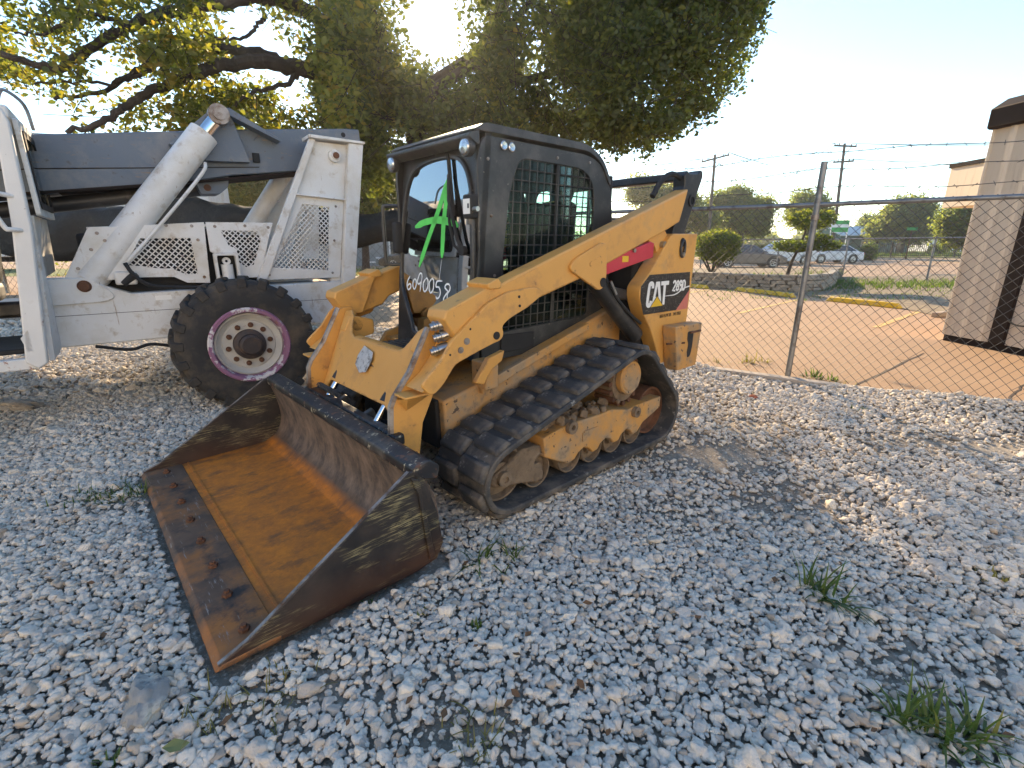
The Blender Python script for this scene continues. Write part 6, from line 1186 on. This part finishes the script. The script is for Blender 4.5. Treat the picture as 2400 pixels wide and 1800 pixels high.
def fill(poly, d0, d1, n, nthr, leaf, per, tmean, clump=0.9, sig=0.12, sun_gap=True):
    xs = [p[0] for p in poly]; ys = [p[1] for p in poly]; k = 0; tries = 0
    while k < n and tries < n*30:
        tries += 1; px = random.uniform(min(xs), max(xs)); py = random.uniform(min(ys), max(ys))
        if not in_poly(px + random.gauss(0,9), py + random.gauss(0,9), poly): continue
        Y = random.uniform(d0, d1); p = at(px, py, Y)
        if mnoise.noise(p*clump) + 0.35*mnoise.noise(p*clump*2.7) < nthr: continue
        if sun_gap:
            v = np.array(p) - np.array([0,0,EYE]); v /= np.linalg.norm(v); ang = math.degrees(math.acos(min(1, float(v @ sunv))))
            if ang < 3.3 or (ang < 5.2 and random.random() < 0.75): continue
        k += 1; g_ = rng.normal(size=(per,3)); g_ /= np.maximum(np.linalg.norm(g_, axis=1, keepdims=True)/1.7, 1); q = np.array(p) + g_*sig; base = min(max(random.gauss(tmean, 0.16), 0), 1)
        CL.append(q); TL.append(np.clip(base + 0.1*rng.normal(size=per), 0, 1)); SL.append(np.full(per, leaf))
right = [(880,-60),(1200,-110),(1790,-110),(1785,10),(1750,105),(1722,190),(1690,250),(1610,280),(1545,325),(1500,352),(1440,335),(1380,330),(1120,330),(930,400),(905,480),(870,470),(840,420),(800,330),(850,230),(880,120)]
fill(right, 7.8, 11.6, 4100, 0.03, 0.083, 17, 0.32, 1.1, 0.13)
fill([(820,-60),(1000,-60),(1000,330),(930,420),(870,490),(800,470),(770,400),(790,280),(740,230),(700,120),(760,40)], 8.2, 11, 620, -0.06, 0.092, 16, 0.5, 0.9, 0.13)
left_top = [(-120,-120),(900,-120),(880,60),(700,60),(560,40),(420,40),(300,40),(180,70),(60,110),(-120,150)]
fill(left_top, 6.2, 9.6, 430, 0.12, 0.085, 14, 0.58, 1.1)
fill([(-60,80),(150,110),(420,70),(640,80),(800,160),(860,260),(800,330),(640,300),(520,310),(400,300),(300,315),(190,300),(210,250),(120,200),(-60,190)], 6.6, 9.4, 430, 0.22, 0.085, 13, 0.70, 1.2)
fill([(430,230),(560,200),(700,240),(830,290),(840,480),(790,520),(700,330),(560,300),(430,300)], 8.6, 11.5, 260, 0.08, 0.09, 13, 0.68)
# a low skirt of foliage behind the cab, and the crown above the frame
fill([(960,300),(1230,310),(1200,480),(960,520)], 9.2, 13.0, 320, 0.0, 0.12, 10, 0.5)
fill([(1130,120),(1490,150),(1490,300),(1300,335),(1130,325)], 12.0, 17.5, 220, 0.0, 0.13, 12, 0.42, 0.7, 0.2)
fill([(-300,-60),(1790,-60),(1800,-250),(1700,-520),(1400,-760),(900,-800),(300,-560),(-250,-250)], 7.5, 12.5, 260, 0.05, 0.20, 9, 0.4, 0.8, 0.2)
C = np.concatenate(CL) - np.array(OO); T = np.concatenate(TL); S = np.concatenate(SL)
leaves_mesh('crown', C, S, M['leaf_oak'], OAK, 0.35, T)
tw = []
for q in CL[::2]:
    c = q.mean(0) - np.array(OO); d = rng.normal(size=3)*0.16; tw.append((c-d, c+d))
prisms(tw, 0.005, 'twigs', M['bark'], OAK, 'stuff')

# ------------------------------------------------------------------ weeds, leaves and odd stones on the gravel
def tuft(name, label, px, py, spots, mat='grass', cat='weed', group=None):
    c = gp(px, py); t = thing(name, label, cat, (c.x, c.y, h_bed(c.x, c.y)), 0, group); blades('blades', spots, M[mat], t)['kind'] = 'stuff'; return t
tuft('grass_tuft', 'large green grass tuft at the lower right corner', 2190, 1730, [(0,0,0,46,0.24,0.12,0.011,0.95),(0.10,-0.02,0,20,0.20,0.08,0.010,1.0),(-0.10,0.03,0,16,0.30,0.06,0.010,1.0)])
tuft('grass_tuft', 'wiry green grass tuft with a tall bent blade at the right', 1915, 1400, [(0,0,0,30,0.26,0.09,0.010,0.95),(0.06,-0.06,0,14,0.18,0.06,0.009,1.0),(-0.03,0.05,0,6,0.34,0.03,0.009,0.7)])
tuft('grass_tuft', 'flattened grass tuft in front of the loader track', 1130, 1315, [(0,0,0,22,0.24,0.10,0.008,1.1),(0.15,0.02,0,12,0.18,0.08,0.007,1.1)])
tuft('grass_tuft', 'hazy green weed patch left of the bucket', 275, 1165, [(0,0,0,60,0.10,0.25,0.006,0.8),(0.12,0.04,0,40,0.09,0.2,0.006,0.8),(-0.15,-0.05,0,40,0.09,0.2,0.006,0.8)])
tuft('small_weed', 'small leafy weed right of the bucket tip', 1115, 1478, [(0,0,0,14,0.06,0.05,0.012,0.8)]); tuft('small_weed', 'tiny weed just below the bucket side plate', 992, 1448, [(0,0,0,12,0.05,0.05,0.010,0.8)]); tuft('small_weed', 'sparse weed at the lower edge of the bucket', 865, 1420, [(0,0,0,12,0.06,0.08,0.007,0.9)])
tuft('dry_grass', 'pale dry grass wisp near the flat rock', 470, 1690, [(0,0,0,26,0.10,0.14,0.004,1.0)], 'grass_dry'); tuft('dry_grass', 'pale dry grass in front of the bucket corner', 640, 1640, [(0,0,0,30,0.10,0.2,0.004,1.0)], 'grass_dry'); tuft('dry_grass', 'dry grass clump at the middle of the lower edge', 1110, 1750, [(0,0,0,40,0.10,0.16,0.004,1.0)], 'grass_dry'); tuft('small_weed', 'green shoots in the lower left gravel', 260, 1780, [(0,0,0,14,0.06,0.06,0.006,0.8)])
tuft('fence_weed', 'sunlit yellow weed left of the leaning fence post', 1760, 850, [(0,0,0,40,0.22,0.25,0.014,0.7),(0.2,0.05,0,24,0.16,0.2,0.012,0.8)], 'grass_dry'); tuft('fence_weed', 'leafy green weed right of the leaning fence post', 1905, 885, [(0,0,0,34,0.20,0.2,0.022,0.8),(0.18,-0.1,0,24,0.16,0.16,0.020,0.8)]); tuft('fence_weed', 'pale weeds along the slab edge', 2000, 905, [(0,0,0,24,0.12,0.25,0.012,0.8)], 'grass_dry'); tuft('fence_weed', 'yellow weed clump behind the loader near the fence', 1680, 850, [(0,0,0,30,0.14,0.25,0.014,0.8)], 'grass_dry'); tuft('fence_weed', 'green weeds on the gravel ridge at the right', 2020, 960, [(0,0,0,26,0.09,0.2,0.012,0.9)]); tuft('small_weed', 'sunlit weed in the gravel at the right edge', 2330, 1370, [(0,0,0,18,0.06,0.12,0.010,0.9)], 'grass_dry')
def rock(label, px, py, sx, sy, sz, mat, rz):
    c = gp(px, py); bm = bmesh.new(); bmesh.ops.create_icosphere(bm, subdivisions=4, radius=1)
    for v in bm.verts:
        f = 1 + 0.45*mnoise.noise(v.co*1.3 + Vector((px,py,0))) + 0.22*mnoise.noise(v.co*3.3) + 0.10*mnoise.noise(v.co*8.0); v.co = Vector((v.co.x*f*sx, v.co.y*f*sy, v.co.z*f*sz))
    me = bpy.data.meshes.new('rock'); bm.to_mesh(me); bm.free(); o = link('rock', me, mat, sharp=35); o.location = (c.x, c.y, h_bed(c.x, c.y)+sz*0.55); o.rotation_euler = (0.05, 0.08, rz); return tag(o, label, 'rock')
rock('large flat grey and cream rock in the lower left gravel', 345, 1655, 0.055, 0.10, 0.040, surf('flat_rock', (0.30,0.28,0.25), 0.9, 0, 0.2, 12, [((0.50,0.45,0.36), 9, 0.52, 0.64), ((0.13,0.13,0.13), 14, 0.58, 0.7)], (30,0.6,0.01)), 0.5)
brickm = surf('broken_brick', (0.36,0.12,0.07), 0.9); rock('reddish brick chip in the gravel below the fence weed', 1765, 935, 0.035, 0.03, 0.025, brickm, 0.2); rock('broad pale rock left of the telehandler wheel', 40, 955, 0.20, 0.10, 0.05, M['limestone'], 0.1)
def dead_leaf(label, px, py, s, rz, mat):
    c = gp(px, py); m = MB(); m.v = [(-0.5,0,0.02),(-0.1,0.28,0.10),(0.25,0.2,0.03),(0.55,0,0.12),(0.25,-0.22,0.05),(-0.1,-0.3,0.12),(0.05,0,0.0)]; m.f = [(0,1,6),(1,2,6),(2,3,6),(3,4,6),(4,5,6),(5,0,6)]; o = m.build('fallen_leaf', mat, None, fix=False); o.location = (c.x, c.y, h_bed(c.x,c.y)+0.030); o.scale = (s,s,s); o.rotation_euler = (0.2,0.15,rz); return tag(o, label, 'leaf', 'fallen leaves on the gravel')
gl_ = surf('green_fallen_leaf', (0.17,0.18,0.06), 0.7)
dead_leaf('greenish fallen leaf at the lower left', 415, 1765, 0.07, 0.3, gl_); dead_leaf('reddish brown fallen leaf left of the wiry grass tuft', 1812, 1375, 0.05, 1.0, M['leaf_litter'])
for i in range(60):
    px, py = random.uniform(100, 2380), random.uniform(1010, 1780)
    if 330 < px < 1000 and py < 1580: continue
    if 1000 < px < 1600 and py < 1260: continue
    dead_leaf('small brown oak leaf lying among the stones', px, py, random.uniform(0.022, 0.045), random.uniform(0,6), M['leaf_litter'])
# ------------------------------------------------------------------ behind the camera: mirrored warehouse and open ground, made pale to bounce fill light
M['cream'] = surf('cream_metal_wall', (0.74,0.70,0.62), 0.7)
gable('cream_warehouse', 'long cream metal warehouse across the yard behind the viewer', (0, -16.5, 0), R(180), 46, 11, 6.0, 8.2, 'cream', 'pale_roof', [(-13,0.2,3.6,3.2,2),(-6,0.2,2.3,1.1,2),(3,1.0,2.2,1.4,1),(9,1.0,2.2,1.4,1),(15,0.2,3.6,3.2,2)])
tag(sheet('back_yard', [(-60,-70),(60,-70),(60,-2.9),(-60,-2.9)], -0.02, surf('pale_crushed_stone', (0.60,0.55,0.48), 0.95, 0, 0.15, 2)), kind='structure')
# ------------------------------------------------------------------ thin sunlit haze round the whole scene
hm = bpy.data.materials.new('thin_haze'); hm.use_nodes = True; nt = hm.node_tree; nt.nodes.clear(); o_ = nd(nt, 'ShaderNodeOutputMaterial'); pv = nd(nt, 'ShaderNodeVolumePrincipled', Density=0.0006, Anisotropy=0.72); pv.inputs['Color'].default_value = (0.9,0.92,0.95,1); nt.links.new(pv.outputs[0], o_.inputs['Volume'])
tag(MB().box(-330, 330, -95, 295, -1.1, 14).build('haze', hm, None, sharp=None), kind='stuff')
